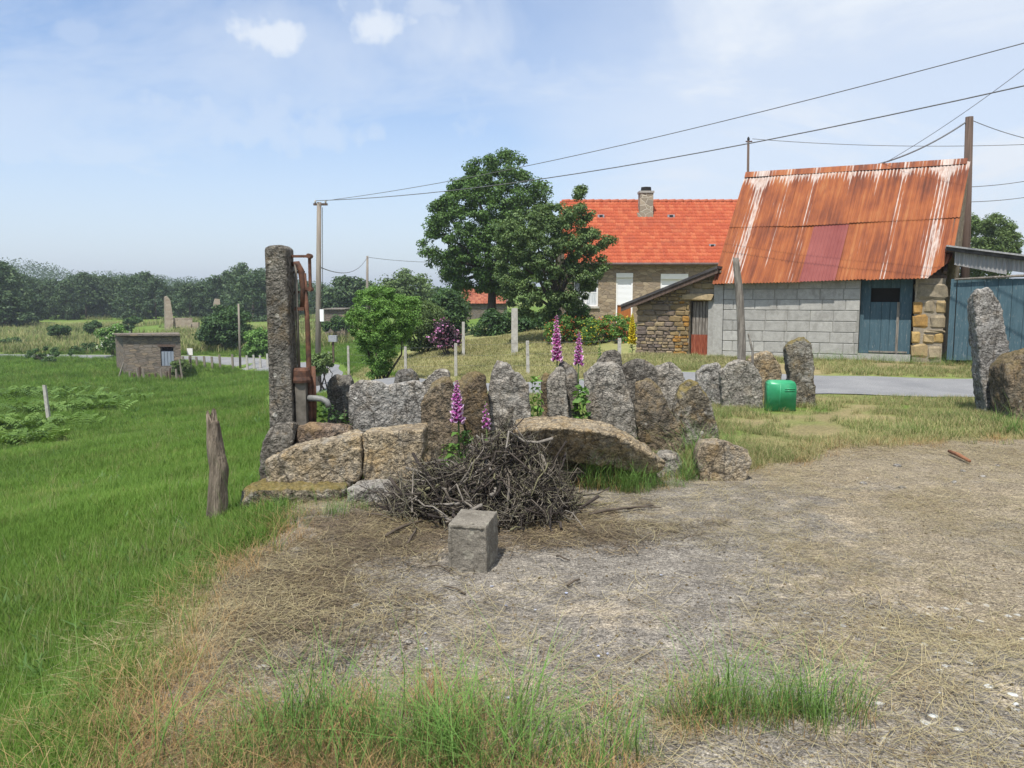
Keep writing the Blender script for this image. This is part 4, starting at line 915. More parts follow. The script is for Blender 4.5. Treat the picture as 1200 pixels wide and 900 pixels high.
stone('long_stone', 'smooth tan stone beam end leaning behind the brush pile', [(423, 510), (460, 506), (497, 503), (496, 530), (488, 560), (470, 574), (430, 574), (426, 555)], 6.32, .34, 'granite_tan', to_ground=False, amp=.4, group='long stone beams', back=1.0)
stone('footing_stone', 'mossy footing stone with white lichen under the long beam', [(272, 585), (282, 574), (330, 572), (405, 573), (407, 612), (275, 612)], 6.05, .5, 'granite_mossy')
stone('footing_stone', 'pale grey footing stone at the foot of the brush pile', [(404, 575), (425, 571), (448, 570), (462, 585), (465, 618), (408, 618)], 5.95, .45, 'granite_pale', amp=.7)
stone('upright_stone', 'dark lichen spotted upright stone behind the pump spout', [(384, 446), (392, 438), (410, 437), (414, 520), (386, 520)], 7.75, .25, 'granite_grey', group=G_)
stone('upright_stone', 'broad pale grey slab with smooth upright face and white lichen dot', [(411, 449), (419, 444), (446, 446), (453, 451), (470, 448), (498, 440), (500, 540), (412, 540)], 7.4, .22, 'granite_pale', group=G_, amp=.5)
stone('upright_stone', 'thin grey stone wedged behind the broad pale slab', [(494, 446), (505, 435), (517, 427), (526, 431), (524, 520), (494, 520)], 7.85, .25, 'granite_pale', group=G_)
stone('upright_stone', 'rounded brown upright stone behind the near foxglove', [(495, 472), (504, 450), (517, 438), (529, 441), (537, 457), (541, 500), (540, 560), (497, 560)], 7.15, .24, 'granite_brown', group=G_)
stone('upright_stone', 'dark brown upright stone with flat ochre top', [(533, 447), (541, 434), (560, 428), (567, 437), (571, 468), (574, 545), (535, 545)], 7.45, .26, 'granite_brown', group=G_)
stone('upright_stone', 'rough pale upright stone with a knobbly horn on top', [(573, 460), (577, 436), (582, 421), (590, 416), (597, 423), (600, 436), (613, 437), (618, 452), (621, 490), (622, 545), (575, 545)], 7.6, .24, 'granite_pale', group=G_)
stone('upright_stone', 'narrow dark upright slab in the grass gap', [(635, 440), (640, 434), (646, 440), (646, 520), (635, 520)], 8.35, .28, 'granite_brown', group=G_, amp=.6)
stone('upright_stone', 'pale squared upright stone below the tallest foxglove', [(642, 434), (652, 428), (661, 427), (667, 500), (668, 535), (645, 535)], 8.0, .3, 'granite_pale', group=G_, amp=.6)
stone('upright_stone', 'dark sided upright stone against the pale squared one', [(663, 429), (672, 426), (676, 440), (679, 500), (680, 530), (666, 530)], 8.2, .3, 'granite_grey', group=G_, amp=.7)
stone('capping_stone', 'small dark stone lump lying between the two tall foxgloves', [(656, 427), (661, 419), (668, 414), (674, 418), (676, 430), (676, 520), (658, 520)], 8.75, .3, 'granite_grey', group=G_)
stone('upright_stone', 'wide coarse grey upright stone leaning left of the brown one', [(686, 435), (700, 425), (728, 420), (733, 440), (739, 470), (745, 500), (746, 535), (695, 535), (690, 480)], 8.4, .26, 'granite_pale', group=G_)
stone('capping_stone', 'flat topped grey stone tip behind the wide coarse stone', [(700, 424), (710, 411), (716, 409), (727, 410), (729, 425), (730, 510), (702, 510)], 8.9, .3, 'granite_grey', group=G_, amp=.6)
stone('upright_stone', 'long low dark grey stone behind the ochre topped one', [(729, 426), (736, 419), (758, 419), (768, 426), (771, 450), (772, 520), (732, 520)], 8.65, .26, 'granite_grey', group=G_)
stone('upright_stone', 'pale lichen covered stone sloping down to the right', [(764, 432), (772, 424), (788, 425), (797, 434), (803, 450), (806, 515), (766, 515)], 8.9, .26, 'granite_pale', group=G_)
stone('upright_stone', 'brown leaning stone with a yellow ochre top', [(746, 448), (751, 441), (767, 441), (775, 455), (785, 480), (798, 506), (801, 525), (799, 553), (752, 553), (748, 500)], 7.85, .24, 'granite_brown', group=G_)
stone('upright_stone', 'dark pointed stone with a mossy crown', [(792, 475), (799, 450), (811, 441), (821, 450), (832, 476), (840, 502), (843, 540), (800, 542), (791, 510)], 8.15, .26, 'granite_mossy', group=G_)
stone('lying_stone', 'big boat shaped slab lying on its edge with dark overhanging face', [(598, 501), (620, 496), (655, 495), (690, 499), (720, 504), (745, 517), (768, 533), (779, 541), (775, 552), (755, 556), (715, 546), (680, 541), (640, 529), (608, 515)], 6.5, .62, 'granite_tan', lean=.6, to_ground=False, back=.93)
stone('prop_stone', 'hidden tan stone propping up the boat shaped slab', [(602, 522), (640, 520), (680, 530), (700, 545), (700, 580), (604, 580)], 6.72, .45, 'granite_tan')
stone('prop_stone', 'small pale wedge stone under the tip of the boat shaped slab', [(768, 540), (778, 531), (797, 532), (800, 548), (798, 560), (770, 560)], 6.9, .3, 'granite_pale', amp=.6)
stone('loose_boulder', 'rounded tan boulder with a dark mark lying loose on the yard', [(818, 545), (820, 531), (827, 519), (850, 517), (881, 528), (882, 541), (872, 557), (824, 562)], 6.75, .38, 'granite_tan', amp=.6)
stone('upright_stone', 'lichen crusted low stone beside the wooden stake', [(817, 432), (824, 424), (843, 423), (848, 440), (852, 500), (820, 500)], 11.5, .28, 'granite_pale', group=G_)
stone('upright_stone', 'lichen crusted broad stone in front of the wooden stake', [(846, 428), (862, 420), (883, 424), (891, 440), (894, 500), (848, 500)], 11.3, .3, 'granite_pale', group=G_)
stone('upright_stone', 'tan weathered stone standing behind the green jerrycan', [(879, 420), (890, 411), (906, 411), (914, 424), (917, 490), (883, 490)], 11.9, .28, 'granite_tan', group=G_)
stone('standing_stone', 'squared standing stone with mossy top at the roadside', [(921, 404), (930, 395), (948, 393), (952, 398), (955, 430), (958, 482), (930, 482), (926, 440)], 11.4, .28, 'granite_mossy', amp=.9)
stone('standing_stone', 'tall lichen grey gatepost stone leaning at the verge', [(1140, 344), (1146, 335), (1163, 333), (1172, 341), (1176, 372), (1184, 415), (1189, 460), (1190, 492), (1158, 492), (1150, 450), (1146, 400), (1143, 372)], 10.5, .26, 'granite_pale', amp=1.0)
stone('loose_boulder', 'dark big boulder leaning against the tall gatepost stone', [(1179, 430), (1193, 414), (1215, 405), (1250, 415), (1262, 500), (1187, 500)], 9.9, .5, 'granite_brown')
stone('garden_rock', 'purple grey rock behind the broad pale slab', [(462, 448), (464, 432), (472, 427), (482, 430), (488, 440), (488, 490), (462, 490)], 9.2, .3, 'granite_grey', group=G_)
make_stones()

# ------------------------------------------------------------------ posts, pump, cinder block, jerrycan
def rough_post(name, label, pts, rad, mat, cat='post', group=None, sides=12, jag=.0, seed=1, seg=22, knot=.12):
    rr = random.Random(seed); pts = [Vector(p) for p in pts]; vs = []; fs = []; n = seg
    for i in range(n + 1):
        t = i / n * (len(pts) - 1); k = min(int(t), len(pts) - 2); f = t - k; p = pts[k].lerp(pts[k + 1], f); r = rad[k] + (rad[k + 1] - rad[k]) * f
        for j in range(sides):
            a = 2 * math.pi * j / sides; d = Vector((math.cos(a), math.sin(a), 0)); q = p + d * r
            nn = mnoise.noise(Vector((q.x * 22 + seed, q.y * 22, q.z * 5))) * knot + mnoise.noise(Vector((math.cos(a) * 2 + seed, math.sin(a) * 2, q.z * 1.5))) * knot
            q = p + d * r * (1 + nn)
            if i == n: q.z += jag * mnoise.noise(Vector((math.cos(a) * 1.7 + seed * 3, math.sin(a) * 1.7, 4))) 
            vs.append(q)
    for i in range(n):
        for j in range(sides): fs.append((i * sides + j, i * sides + (j + 1) % sides, (i + 1) * sides + (j + 1) % sides, (i + 1) * sides + j))
    c = len(vs); vs.append(pts[-1] + Vector((0, 0, -jag * .3))); e = n * sides
    for j in range(sides): fs.append((e + j, e + (j + 1) % sides, c))
    me = bpy.data.meshes.new(name); me.from_pydata(vs, [], fs); me.update()
    return tag(link_mesh(name, me, mat, smooth=True), label, cat, group)
d = 5.95; p = W(254, 604, d); zg = g1(p.x, d)
rough_post('wooden_post', 'split weathered wooden post standing at the meadow edge', [(p.x, d, zg - .1), (W(256, 550, d).x, d, W(256, 550, d).z), (W(252, 520, d).x, d, W(252, 520, d).z), (W(249, 492, d).x, d, W(249, 492, d).z)], [.076, .074, .066, .046], 'post_wood', jag=.16, seed=2, knot=.30, seg=40, sides=20)
d = 12.0; p = W(866, 430, d)
rough_post('wooden_stake', 'tall crooked debarked stake standing before the block wall', [(W(870, 440, d).x, d, g1(p.x, d) - .1), tuple(W(869, 400, d)), tuple(W(867, 350, d)), tuple(W(862, 303, d))], [.064, .06, .057, .045], 'weathered_wood', cat='stake', jag=.05, seed=5, knot=.16)
d = 11.7; q = W(880, 412, d)
rough_post('wooden_stub', 'short grey stick leaning by the tall stake', [(W(884, 430, d).x, d, g1(q.x, d) - .05), tuple(W(882, 412, d)), tuple(W(877, 391, d))], [.02, .018, .012], 'weathered_wood', cat='stick', seed=8, sides=7)

def build_pump():
    d = 7.1; x = lambda px: W(px, 460, d).x; z = lambda py: W(350, py, d).z; yc = d
    pu = thing('hand_pump', (x(353), yc, g1(x(353), yc)), 'old rusty iron hand pump with long rods beside the granite pillar', 'pump')
    c = x(353.5); r = (x(362.5) - x(345)) / 2
    MB().tube([(c, yc, g1(c, yc) - .05), (c, yc, z(446))], r, 4).build('body', 'pump_iron', pu)
    MB().tube([(c, yc, z(448)), (c, yc, z(445)), (c, yc, z(441)), (c, yc, z(434)), (c, yc, z(431))], [r * 1.25, r * 1.32, r * 1.15, r * 1.15, r * .95], 12).build('cap', 'iron_rust', pu, smooth=False)
    MB().tube([(x(361), yc, z(466.5)), (x(370), yc - .02, z(466.5)), (x(378), yc - .03, z(467)), (x(384), yc - .04, z(470)), (x(386.5), yc - .05, z(476))], [.028, .027, .026, .026, .028], 10).build('spout', 'spout_metal', pu, smooth=True)
    b = MB(); xp = x(344)                 # bracket bolted to the pillar's side
    b.box(xp - .02, x(367), yc + .04, yc + .065, z(301.5), z(298.5)); b.box(x(363.8), x(366.6), yc + .035, yc + .07, z(340), z(301.7))
    b.box(x(357), x(363.6), yc + .04, yc + .065, z(340), z(337))
    br = b.build('bracket', 'iron_rust', pu)
    for px, py in ((365.2, 299.8), (365, 338.8)): MB().tube([(x(px), yc + .01, z(py)), (x(px), yc + .1, z(py))], .022, 8).build('bolt', 'iron_rust', br)
    MB().tube([(xp - .01, yc + .06, z(309)), (x(351), yc + .05, z(309)), (x(355), yc + .05, z(317)), (x(357), yc + .05, z(338)), (x(355), yc + .05, z(362))], [.018, .03, .028, .024, .02], 8).build('pump_handle', 'iron_rust', pu, smooth=True)
    MB().tube([(x(349), yc + .04, z(309)), (x(350.5), yc + .02, z(432))], .014, 7).build('pump_rod', 'pump_iron', pu, smooth=True)
    MB().tube([(x(358.5), yc + .06, z(320)), (x(360.5), yc + .06, z(380)), (x(361), yc + .06, z(470)), (x(361), yc + .06, g1(c, yc))], [.016, .022, .026, .026], 8).build('pump_pipe', 'iron_rust', pu, smooth=True)
    MB().box(x(347), x(358), yc + .02, yc + .08, z(364), z(360)).build('rod_guide', 'iron_rust', pu)
    MB().box(xp - .02, x(357), yc + .1, yc + .125, z(320), z(317)).box(xp - .02, x(350), yc + .1, yc + .125, z(344), z(341)).build('wall_stay', 'iron_rust', pu)
    MB().tube([(x(365.5), yc + .07, z(430)), (x(366), yc + .07, z(470)), (x(365), yc + .07, z(500))], .02, 7).build('down_pipe', 'iron_rust', pu, smooth=True)
build_pump()

def build_cinder_block():
    d = W(550, 672, 4.5).y; P = ray(549, 672); k = -CAM_H / P.z; y0 = P.y * k; xl, xr = W(524.5, 660, y0).x, W(571, 660, y0).x; h = W(550, 615.5, y0).z; L = .33
    bm = bmesh.new(); bmesh.ops.create_cube(bm, size=1); 
    for v in bm.verts: v.co = Vector((xl + (v.co.x + .5) * (xr - xl) + (v.co.z - .0) * -.004, y0 + (v.co.y + .5) * L, -.02 + (v.co.z + .5) * (h + .02)))
    me = bpy.data.meshes.new('cinder_block'); bm.to_mesh(me); bm.free(); o = bpy.data.objects.new('tmp', me); COL.objects.link(o)
    cut = MB()
    for px, py in ((541, 599.5), (552.5, 616.2)):
        yy = y0 + (.24 if py < 605 else .035); xx = xl + (xr - xl) * (.30 if py < 605 else .62); cut.tube([(xx, yy, h - .06), (xx, yy, h + .03)], .013, 10)
    cc = (xl + xr) / 2
    cut.box(xl + .018, xr - .018, y0 - .05, y0 + .008, -.1, h - .02)
    cm = cut.mesh('cut'); co = bpy.data.objects.new('cut', cm); COL.objects.link(co)
    b = o.modifiers.new('b', 'BOOLEAN'); b.object = co; b.operation = 'DIFFERENCE'; b.solver = 'EXACT'
    m = o.modifiers.new('r', 'REMESH'); m.mode = 'VOXEL'; m.voxel_size = .0048
    dg = bpy.context.evaluated_depsgraph_get(); nm = bpy.data.meshes.new_from_object(o.evaluated_get(dg)); bpy.data.objects.remove(o); bpy.data.objects.remove(co)
    n = len(nm.vertices); a = np.empty(n * 3); nm.vertices.foreach_get('co', a); a = a.reshape(-1, 3); no = np.empty(n * 3, np.float32); nm.vertices.foreach_get('normal', no); no = no.reshape(-1, 3)
    ds = np.array([.004 * mnoise.noise(Vector(q) * 40) + .004 * mnoise.noise(Vector(q) * 13) - .003 * max(0, mnoise.noise(Vector(q) * 90)) for q in a])
    a += no * ds[:, None]; nm.vertices.foreach_set('co', a.ravel()); nm.materials.clear()
    nm.transform(Matrix.Translation((cc, y0, 0)) @ Matrix.Rotation(R(-10), 4, 'Z') @ Matrix.Translation((-cc, -y0, 0)))
    ob = link_mesh('cinder_block', nm, 'block_concrete', smooth=True)
    tag(ob, 'rough grey concrete block standing in front of the brush pile', 'block')
def block_mat():
    n = N('block_concrete', .97, .1); c = n.ramp(n.noise(6, 6, .65), [(.3, (.12, .107, .086)), (.7, (.205, .185, .152))])
    c = n.mix(.5, c, n.ramp(n.noise(150, 3, .7), [(.3, .12), (.7, .85)]), 'OVERLAY'); c = n.mix(n.math('MULTIPLY', n.step(n.noise(14, 6, .7), .56, .66), .35), c, (.36, .34, .27)); n.col(c); n.bump(n.noise(110, 4, .7), .8, .006); M['block_concrete'] = n.m
block_mat(); build_cinder_block()

def build_jerrycan():
    P = ray(917, 482); k = -CAM_H / P.z; y0 = P.y * k; xl, xr = W(900.5, 465, y0).x, W(933.5, 465, y0).x; h = W(917, 446.5, y0).z; w = xr - xl; dep = .19
    j = thing('jerrycan', ((xl + xr) / 2, y0 + dep / 2, 0), 'green plastic jerrycan standing in the verge grass', 'jerrycan')
    bm = bmesh.new(); pr = [(xl, 0), (xr, 0), (xr + .004, h * .80), (xr - w * .03, h * .93), (xr - w * .10, h), (xl + w * .10, h * 1.005), (xl + .006, h * .97), (xl - .002, h * .85)]
    f = [bm.verts.new((x, y0, z)) for x, z in pr]; b = [bm.verts.new((x, y0 + dep, z)) for x, z in pr]; n = len(pr); bm.faces.new(f); bm.faces.new(b[::-1])
    for i in range(n): bm.faces.new((f[i], b[i], b[(i + 1) % n], f[(i + 1) % n]))
    bmesh.ops.recalc_face_normals(bm, faces=bm.faces); bmesh.ops.bevel(bm, geom=list(bm.edges), offset=.02, segments=3, affect='EDGES', clamp_overlap=True)
    me = bpy.data.meshes.new('body'); bm.to_mesh(me); bm.free(); link_mesh('body', me, 'green_plastic', j, smooth=True)
    for zz in (.74, .68): MB().tube([(xl + w * .58, y0 - .004, h * zz), (xr - w * .06, y0 - .004, h * zz)], .006, 6).build('rib', 'green_plastic', j, smooth=True)
    MB().tube([(xl + w * .40, y0 - .002, h * .05), (xl + w * .42, y0 - .002, h * .93)], .005, 6).build('seam', 'green_plastic', j, smooth=True)
    MB().tube([(xr - w * .22, y0 + dep * .7, h * .99), (xr - w * .22, y0 + dep * .7, h * 1.03)], .026, 12).build('cap', 'rubber', j)
build_jerrycan()

# ------------------------------------------------------------------ brush pile
def build_brush():
    rr = random.Random(12); c = Vector((W(585, 560, 5.75).x, 5.8, 0)); bp = thing('brush_pile', c, 'heaped pile of dry lichen covered branches against the stones', 'brush pile')
    def height(x, y):
        a = math.exp(-((x - .07) / .46) ** 4 - ((y - .08) / .42) ** 2) * (.49 + .06 * math.sin(x * 9 + 1) + .04 * math.sin(x * 23)); b = math.exp(-((x + .55) / .36) ** 2 - ((y - .0) / .3) ** 2) * .33; e = 0
        return max(a, b, e)
    def branch(L, r, side):
        for _ in range(40):
            x, y = rr.gauss(-.08, .44), rr.gauss(.0, .28)
            if height(x, y) > .06 and abs(x) < 1.05: break
        h = height(x, y) * (rr.uniform(.25, 1.02) ** .6); p = Vector((x, y, h)); az = rr.uniform(0, 2 * math.pi)
        if x < -.35: az = rr.choice((rr.uniform(1.6, 2.6), rr.uniform(-1.4, -.5)))
        dv = Vector((math.cos(az) * (.6 if x > -.3 else 1), math.sin(az) * .7, rr.uniform(-.5, .6))).normalized(); n = 7; pts = []; bend = Vector((rr.gauss(0, 1), rr.gauss(0, 1), rr.gauss(-.2, 1))) * .09
        q = p - dv * L / 2
        for i in range(n):
            hh = height(q.x, q.y) + .05
            if q.z > hh and rr.random() < .85: q.z = q.z * .45 + hh * .55
            pts.append(c + Vector((q.x * .86, q.y, max(q.z, .012)))); dv = (dv + bend + Vector((rr.gauss(0, 1), rr.gauss(0, 1), rr.gauss(0, 1))) * (.13 if x < -.35 else .30)).normalized(); q = q + dv * L / (n - 1)
        return pts, [r * (1 - .65 * i / (n - 1)) for i in range(n)]
    cols = ((.10, .085, .068), (.17, .15, .125), (.055, .045, .038), (.19, .17, .145), (.15, .14, .08), (.07, .058, .048), (.035, .029, .025), (.05, .042, .036))
    for i in range(290):
        pts, rad = branch(rr.uniform(.3, .8), rr.uniform(.005, .0135), 5); o = MB().tube(pts, rad, 5).build('branch', 'bark_tint', bp, smooth=True); o.color = (*rr.choice(cols), 1)
    for ci in range(4):
        mb = MB()
        for i in range(800):
            pts, rad = branch(rr.uniform(.12, .42), rr.uniform(.0022, .0055), 3); mb.tube(pts, rad, 3, False)
            k = rr.randrange(2, 6); dv = (pts[k] - pts[k - 1]).normalized() + Vector((rr.gauss(0, .6), rr.gauss(0, .6), rr.gauss(.1, .6))); mb.tube([pts[k], pts[k] + dv * .05, pts[k] + dv * rr.uniform(.07, .13)], [.0028, .002, .001], 3, False)
        o = mb.build('twigs', 'bark_tint', bp, smooth=True); o.color = (*((.045, .037, .03), (.20, .175, .14), (.03, .024, .021), (.14, .13, .085))[ci], 1); o['kind'] = 'stuff'
    # sticks strewn around the pile
    spots = [((452, 632), (500, 612), .011), ((478, 640), (488, 622), .008), ((690, 607), (765, 596), .012), ((655, 600), (700, 592), .009), ((430, 606), (470, 616), .007), ((652, 655), (668, 660), .006), ((665, 690), (676, 683), .007), ((545, 700), (520, 690), .006), ((500, 668), (530, 676), .005), ((735, 600), (775, 598), .008)]
    for i, (a, b, r) in enumerate(spots):
        A, B = [ray(*q) for q in (a, b)]; A = A * (-CAM_H / A.z); B = B * (-CAM_H / B.z); A.z = B.z = r + .012; m = (A + B) / 2 + Vector((rr.gauss(0, .03), rr.gauss(0, .03), .012)); 
        o = MB().tube([A, (A + m) / 2 + Vector((0, .01, .004)), m, (B + m) / 2, B], [r, r * .95, r * .85, r * .7, r * .45], 6).build('fallen_stick', 'bark_tint', None, smooth=True); o.color = (.085, .068, .052, 1)
        tag(o, 'thin dry stick lying on the yard near the brush pile', 'stick', 'sticks strewn by the brush pile')
    A, B = ray(1112, 534), ray(1136, 546); A = A * (-CAM_H / A.z); B = B * (-CAM_H / B.z); A.z = B.z = .045
    o = MB().tube([A, (A + B) / 2 + Vector((0, .02, .01)), B], [.016, .02, .014], 8).build('wood_billet', 'bark_tint', None, smooth=True); o.color = (.23, .11, .06, 1); tag(o, 'short reddish piece of branch lying near the gatepost stone', 'branch')
build_brush()

# ------------------------------------------------------------------ poles, wires, fence posts
def pole(name, label, px, ytop, d, r0, r1, mat, lean_px=0, cat='pole', group=None, base_z=None, cross=None):
    b = on_ground(px, d); t = W(px + lean_px, ytop, d); th = thing(name, b, label, cat, group)
    MB().tube([b - Vector((0, 0, .2)), b.lerp(t, .5), t], [r0, (r0 + r1) / 2, r1], 12).build('shaft', mat, th, smooth=True)
    return th, t
th, T1 = pole('utility_pole', 'wooden utility pole with short crossarm behind the granite pillar', 371, 237, 32, .12, .085, 'pole_wood', 3, group='utility poles')
MB().box(T1.x - .22, T1.x + .32, T1.y - .05, T1.y + .05, T1.z - .12, T1.z - .04).build('crossarm', 'dark_wood', th)
INS = []
for dx in (-.15, .25):
    q = Vector((T1.x + dx, T1.y, T1.z - .04)); MB().tube([q, q + Vector((0, 0, .06)), q + Vector((0, 0, .12))], [.025, .04, .02], 8).build('insulator', 'concrete_post', th, smooth=True); INS.append(q + Vector((0, 0, .1)))
b2 = W(377, 369, 32); MB().box(b2.x - .03, b2.x + .12, b2.y - .2, b2.y - .1, b2.z - .25, b2.z + .22).build('meter_box', 'white_paint', th)
MB().tube([T1 + Vector((.13, -.05, -.2)), W(378, 330, 31.85), W(377, 372, 31.85)], .012, 5).build('down_cable', 'rubber', th)
th2, T2 = pole('utility_pole', 'thin distant utility pole rising above the far trees', 430.5, 300, 75, .14, .10, 'pole_wood', 0, group='utility poles')
th3, T3 = pole('utility_pole', 'dark wooden utility pole behind the right end of the barn', 1129, 137, 22.5, .13, .10, 'dark_wood', 7, group='utility poles')
th4, T4 = pole('wire_post', 'slim iron wire post rising behind the left end of the barn ridge', 874, 165, 26, .05, .035, 'dark_wood', 3)
MB().tube([T4 + Vector((-.08, 0, -.02)), T4 + Vector((.12, 0, -.02))], .02, 6).build('crossarm', 'iron_rust', th4)
MB().tube([T4 + Vector((0, 0, -.02)), T4 + Vector((0, 0, .06)), T4 + Vector((0, 0, .12))], [.03, .045, .02], 8).build('insulator', 'rubber', th4, smooth=True)
def wire(a, b, sag, r, label, group='overhead wires', n=24):
    a, b = Vector(a), Vector(b); pts = [a.lerp(b, i / n) - Vector((0, 0, sag * 4 * (i / n) * (1 - i / n))) for i in range(n + 1)]
    o = MB().tube(pts, r, 5, False).build('overhead_wire', 'wire_metal', None, smooth=True); return tag(o, label, 'wire', group)
def beyond(a, px, py, d, k=1.6): q = W(px, py, d); return a + (q - a) * k
wire(INS[1], beyond(INS[1], 1200, 22, 15, 1.35), .55, .010, 'upper long overhead wire running from the crossarm pole')
wire(INS[0], beyond(INS[0], 1200, 62, 15, 1.35), .75, .013, 'lower long overhead wire running from the crossarm pole')
wire(W(375, 313, 32), T2 + Vector((0, 0, -.1)), .7, .02, 'sagging wire between the crossarm pole and the distant pole')
wire(T2 + Vector((0, 0, -.1)), W(560, 305, 78), .3, .022, 'wire from the distant pole into the oak')
wire(T3 + Vector((-.1, 0, -.15)), W(960, 200.5, 22.5), .35, .022, 'twisted thick wire sloping from the dark pole to the barn')
wire(T4 + Vector((.12, 0, .06)), beyond(T4, 1200, 164, 24, 1.3), .2, .009, 'thin level wire from the iron wire post past the dark pole')
wire(T3 + Vector((.1, 0, -.1)), beyond(T3, 1200, 156, 24, 1.8), .1, .011, 'short wire leaving the top of the dark pole')
wire(T3 + Vector((.1, 0, -1.85)), beyond(T3 + Vector((0, 0, -1.85)), 1200, 209, 24, 1.8), .08, .010, 'higher of two thin wires low on the dark pole')
wire(T3 + Vector((.1, 0, -2.25)), beyond(T3 + Vector((0, 0, -2.25)), 1200, 228, 24, 1.8), .08, .010, 'lower of two thin wires low on the dark pole')
wire(W(1028, 196, 21.95), beyond(W(1028, 196, 21.95), 1200, 75, 18, 1.3), .15, .007, 'faint wire climbing steeply over the barn ridge')

def fence_post(px, ytop, d, w, label, group, mat='concrete_post', dx=0):
    b = on_ground(px, d); t = W(px + dx, ytop, d); r = w / 2
    mb = MB(); h = t.z; mb.hexa([(b.x - r, d - r, b.z - .1), (b.x + r, d - r, b.z - .1), (b.x + r, d + r, b.z - .1), (b.x - r, d + r, b.z - .1), (t.x - r * .9, d - r * .9, h), (t.x + r * .9, d - r * .9, h), (t.x + r * .9, d + r * .9, h - .02), (t.x - r * .9, d + r * .9, h - .02)])
    tag(mb.build('fence_post', mat, None), label, 'post', group); return t
gl = 'posts of the lawn fence'; labs = ('short fence post just past the crossarm pole', 'lawn fence post between the crossarm pole and the vase shaped bush', 'lawn fence post standing past the vase shaped bush', 'lawn fence post above the dark stone with the flat ochre top', 'lawn fence post above the gap by the horned stone', 'lawn fence post beside the flat topped stone tip near the lean-to')
LF = [(385, 412, 37), (408, 405, 33), (475, 406, 26.5), (534, 402, 24), (619, 399, 21.5), (726, 396, 20.8)]
tops = [fence_post(px, yt, d, .09, lb, gl, dx=(-1 if px == 619 else 0)) for (px, yt, d), lb in zip(LF, labs)]
for k, (a, b) in enumerate(zip(tops[:-1], tops[1:])):
    for j, dz in enumerate((.05, .35, .65)):
        o = MB().tube([a - Vector((0, .06, dz)), a.lerp(b, .5) - Vector((0, .06, dz + .03)), b - Vector((0, .06, dz))], .0035, 4, False).build('fence_wire', 'wire_metal'); tag(o, 'thin fence wire strung between the lawn fence posts', 'wire', 'wires of the lawn fence')
fence_post(603, 361, 28.5, .24, 'thick pale concrete post under the cherry tree', None)
fence_post(543, 377, 30, .11, 'grey post beside the purple flowering bush', None)
for i, px in enumerate((205.5, 214, 222, 230, 239, 248, 257, 272, 289, 297, 304.5, 313)):
    d = 51.5; fence_post(px, (417 if px < 260 else 415.5) + random.uniform(-1.5, 1), d, .12, 'grey post in the row along the far road', 'posts along the far road', 'pole_wood' if px < 280 else 'concrete_post')
fence_post(52, 451, 25.5, .10, 'lone pale stake among the bracken in the meadow', None, 'concrete_post')
pole('slim_pole', 'slim bare pole standing by the far road', 280.5, 356, 52, .075, .055, 'pole_wood', -1)
b = on_ground(222.5, 50); th5 = thing('white_sign', b, 'little white board on a stake beside the stone hut', 'sign'); q = W(222.5, 412, 50)
MB().box(q.x - .05, q.x + .05, q.y + .02, q.y + .1, b.z - .1, q.z).build('stake', 'pole_wood', th5); MB().box(q.x - .17, q.x + .17, q.y - .02, q.y + .018, q.z - .22, q.z + .2).build('board', 'white_paint', th5)
b = on_ground(390, 44); th6 = thing('letter_box', b, 'pale letter box on a dark post across the road', 'letter box'); q = W(390, 397, 44)
MB().box(q.x - .05, q.x + .05, q.y, q.y + .1, b.z - .1, q.z - .16).build('post', 'dark_wood', th6); MB().box(q.x - .22, q.x + .22, q.y - .1, q.y + .2, q.z - .157, q.z + .18).build('box', 'lead', th6)
# low leaning stakes and palisade before the hut
for i in range(11):
    px = 150 + i * 6.0 + random.uniform(-1.5, 1.5); bb = on_ground(px, 44.8); hgt = random.uniform(.3, .75)
    tag(MB().tube([bb - Vector((0, 0, .1)), bb + Vector((random.uniform(-.08, .08), 0, hgt))], [.07, .055], 6).build('palisade_stake', 'dark_wood' if i % 3 else 'pole_wood'), 'short rotten stake in front of the stone hut', 'stake', 'stakes before the stone hut')
for a, b in (((137, 437), (145, 425)), ((212, 438), (210, 420)), ((160, 440), (160, 431))):
    A = on_ground(a[0], 45.3); tag(MB().tube([A, W(b[0], b[1], 45.3)], [.06, .04], 6).build('leaning_stake', 'pole_wood'), 'pale stake leaning near a corner of the stone hut', 'stake', 'leaning stakes at the hut')

# ------------------------------------------------------------------ vegetation
def leaf_quads(P, size, seed, up=.35, aspect=.55, out_dir=None):
    """kite-shaped leaves at points P -> verts, faces, random per face"""
    r = np.random.default_rng(seed); n = len(P); nrm = r.normal(size=(n, 3)); nrm[:, 2] = np.abs(nrm[:, 2]) + up
    if out_dir is not None: nrm += out_dir * 1.1
    nrm /= np.linalg.norm(nrm, axis=1, keepdims=True); a = r.normal(size=(n, 3)); a -= nrm * (a * nrm).sum(1, keepdims=True); a /= np.linalg.norm(a, axis=1, keepdims=True) + 1e-9; b = np.cross(nrm, a)
    L = (size * r.uniform(.6, 1.3, n))[:, None]; w = L * aspect; fold = nrm * L * .12
    V = np.stack([P - a * L * .5, P + b * w * .5 + fold, P + a * L * .5, P - b * w * .5 + fold], 1).reshape(-1, 3); f = np.arange(n * 4).reshape(-1, 4)
    return V, f, r.random(n)
def in_poly(P, poly):
    x, y = P[:, 0], P[:, 1]; c = np.zeros(len(P), bool); n = len(poly)
    for i in range(n):
        (x1, y1), (x2, y2) = poly[i], poly[(i + 1) % n]; c ^= ((y1 > y) != (y2 > y)) & (x < (x2 - x1) * (y - y1) / (y2 - y1 + 1e-12) + x1)
    return c
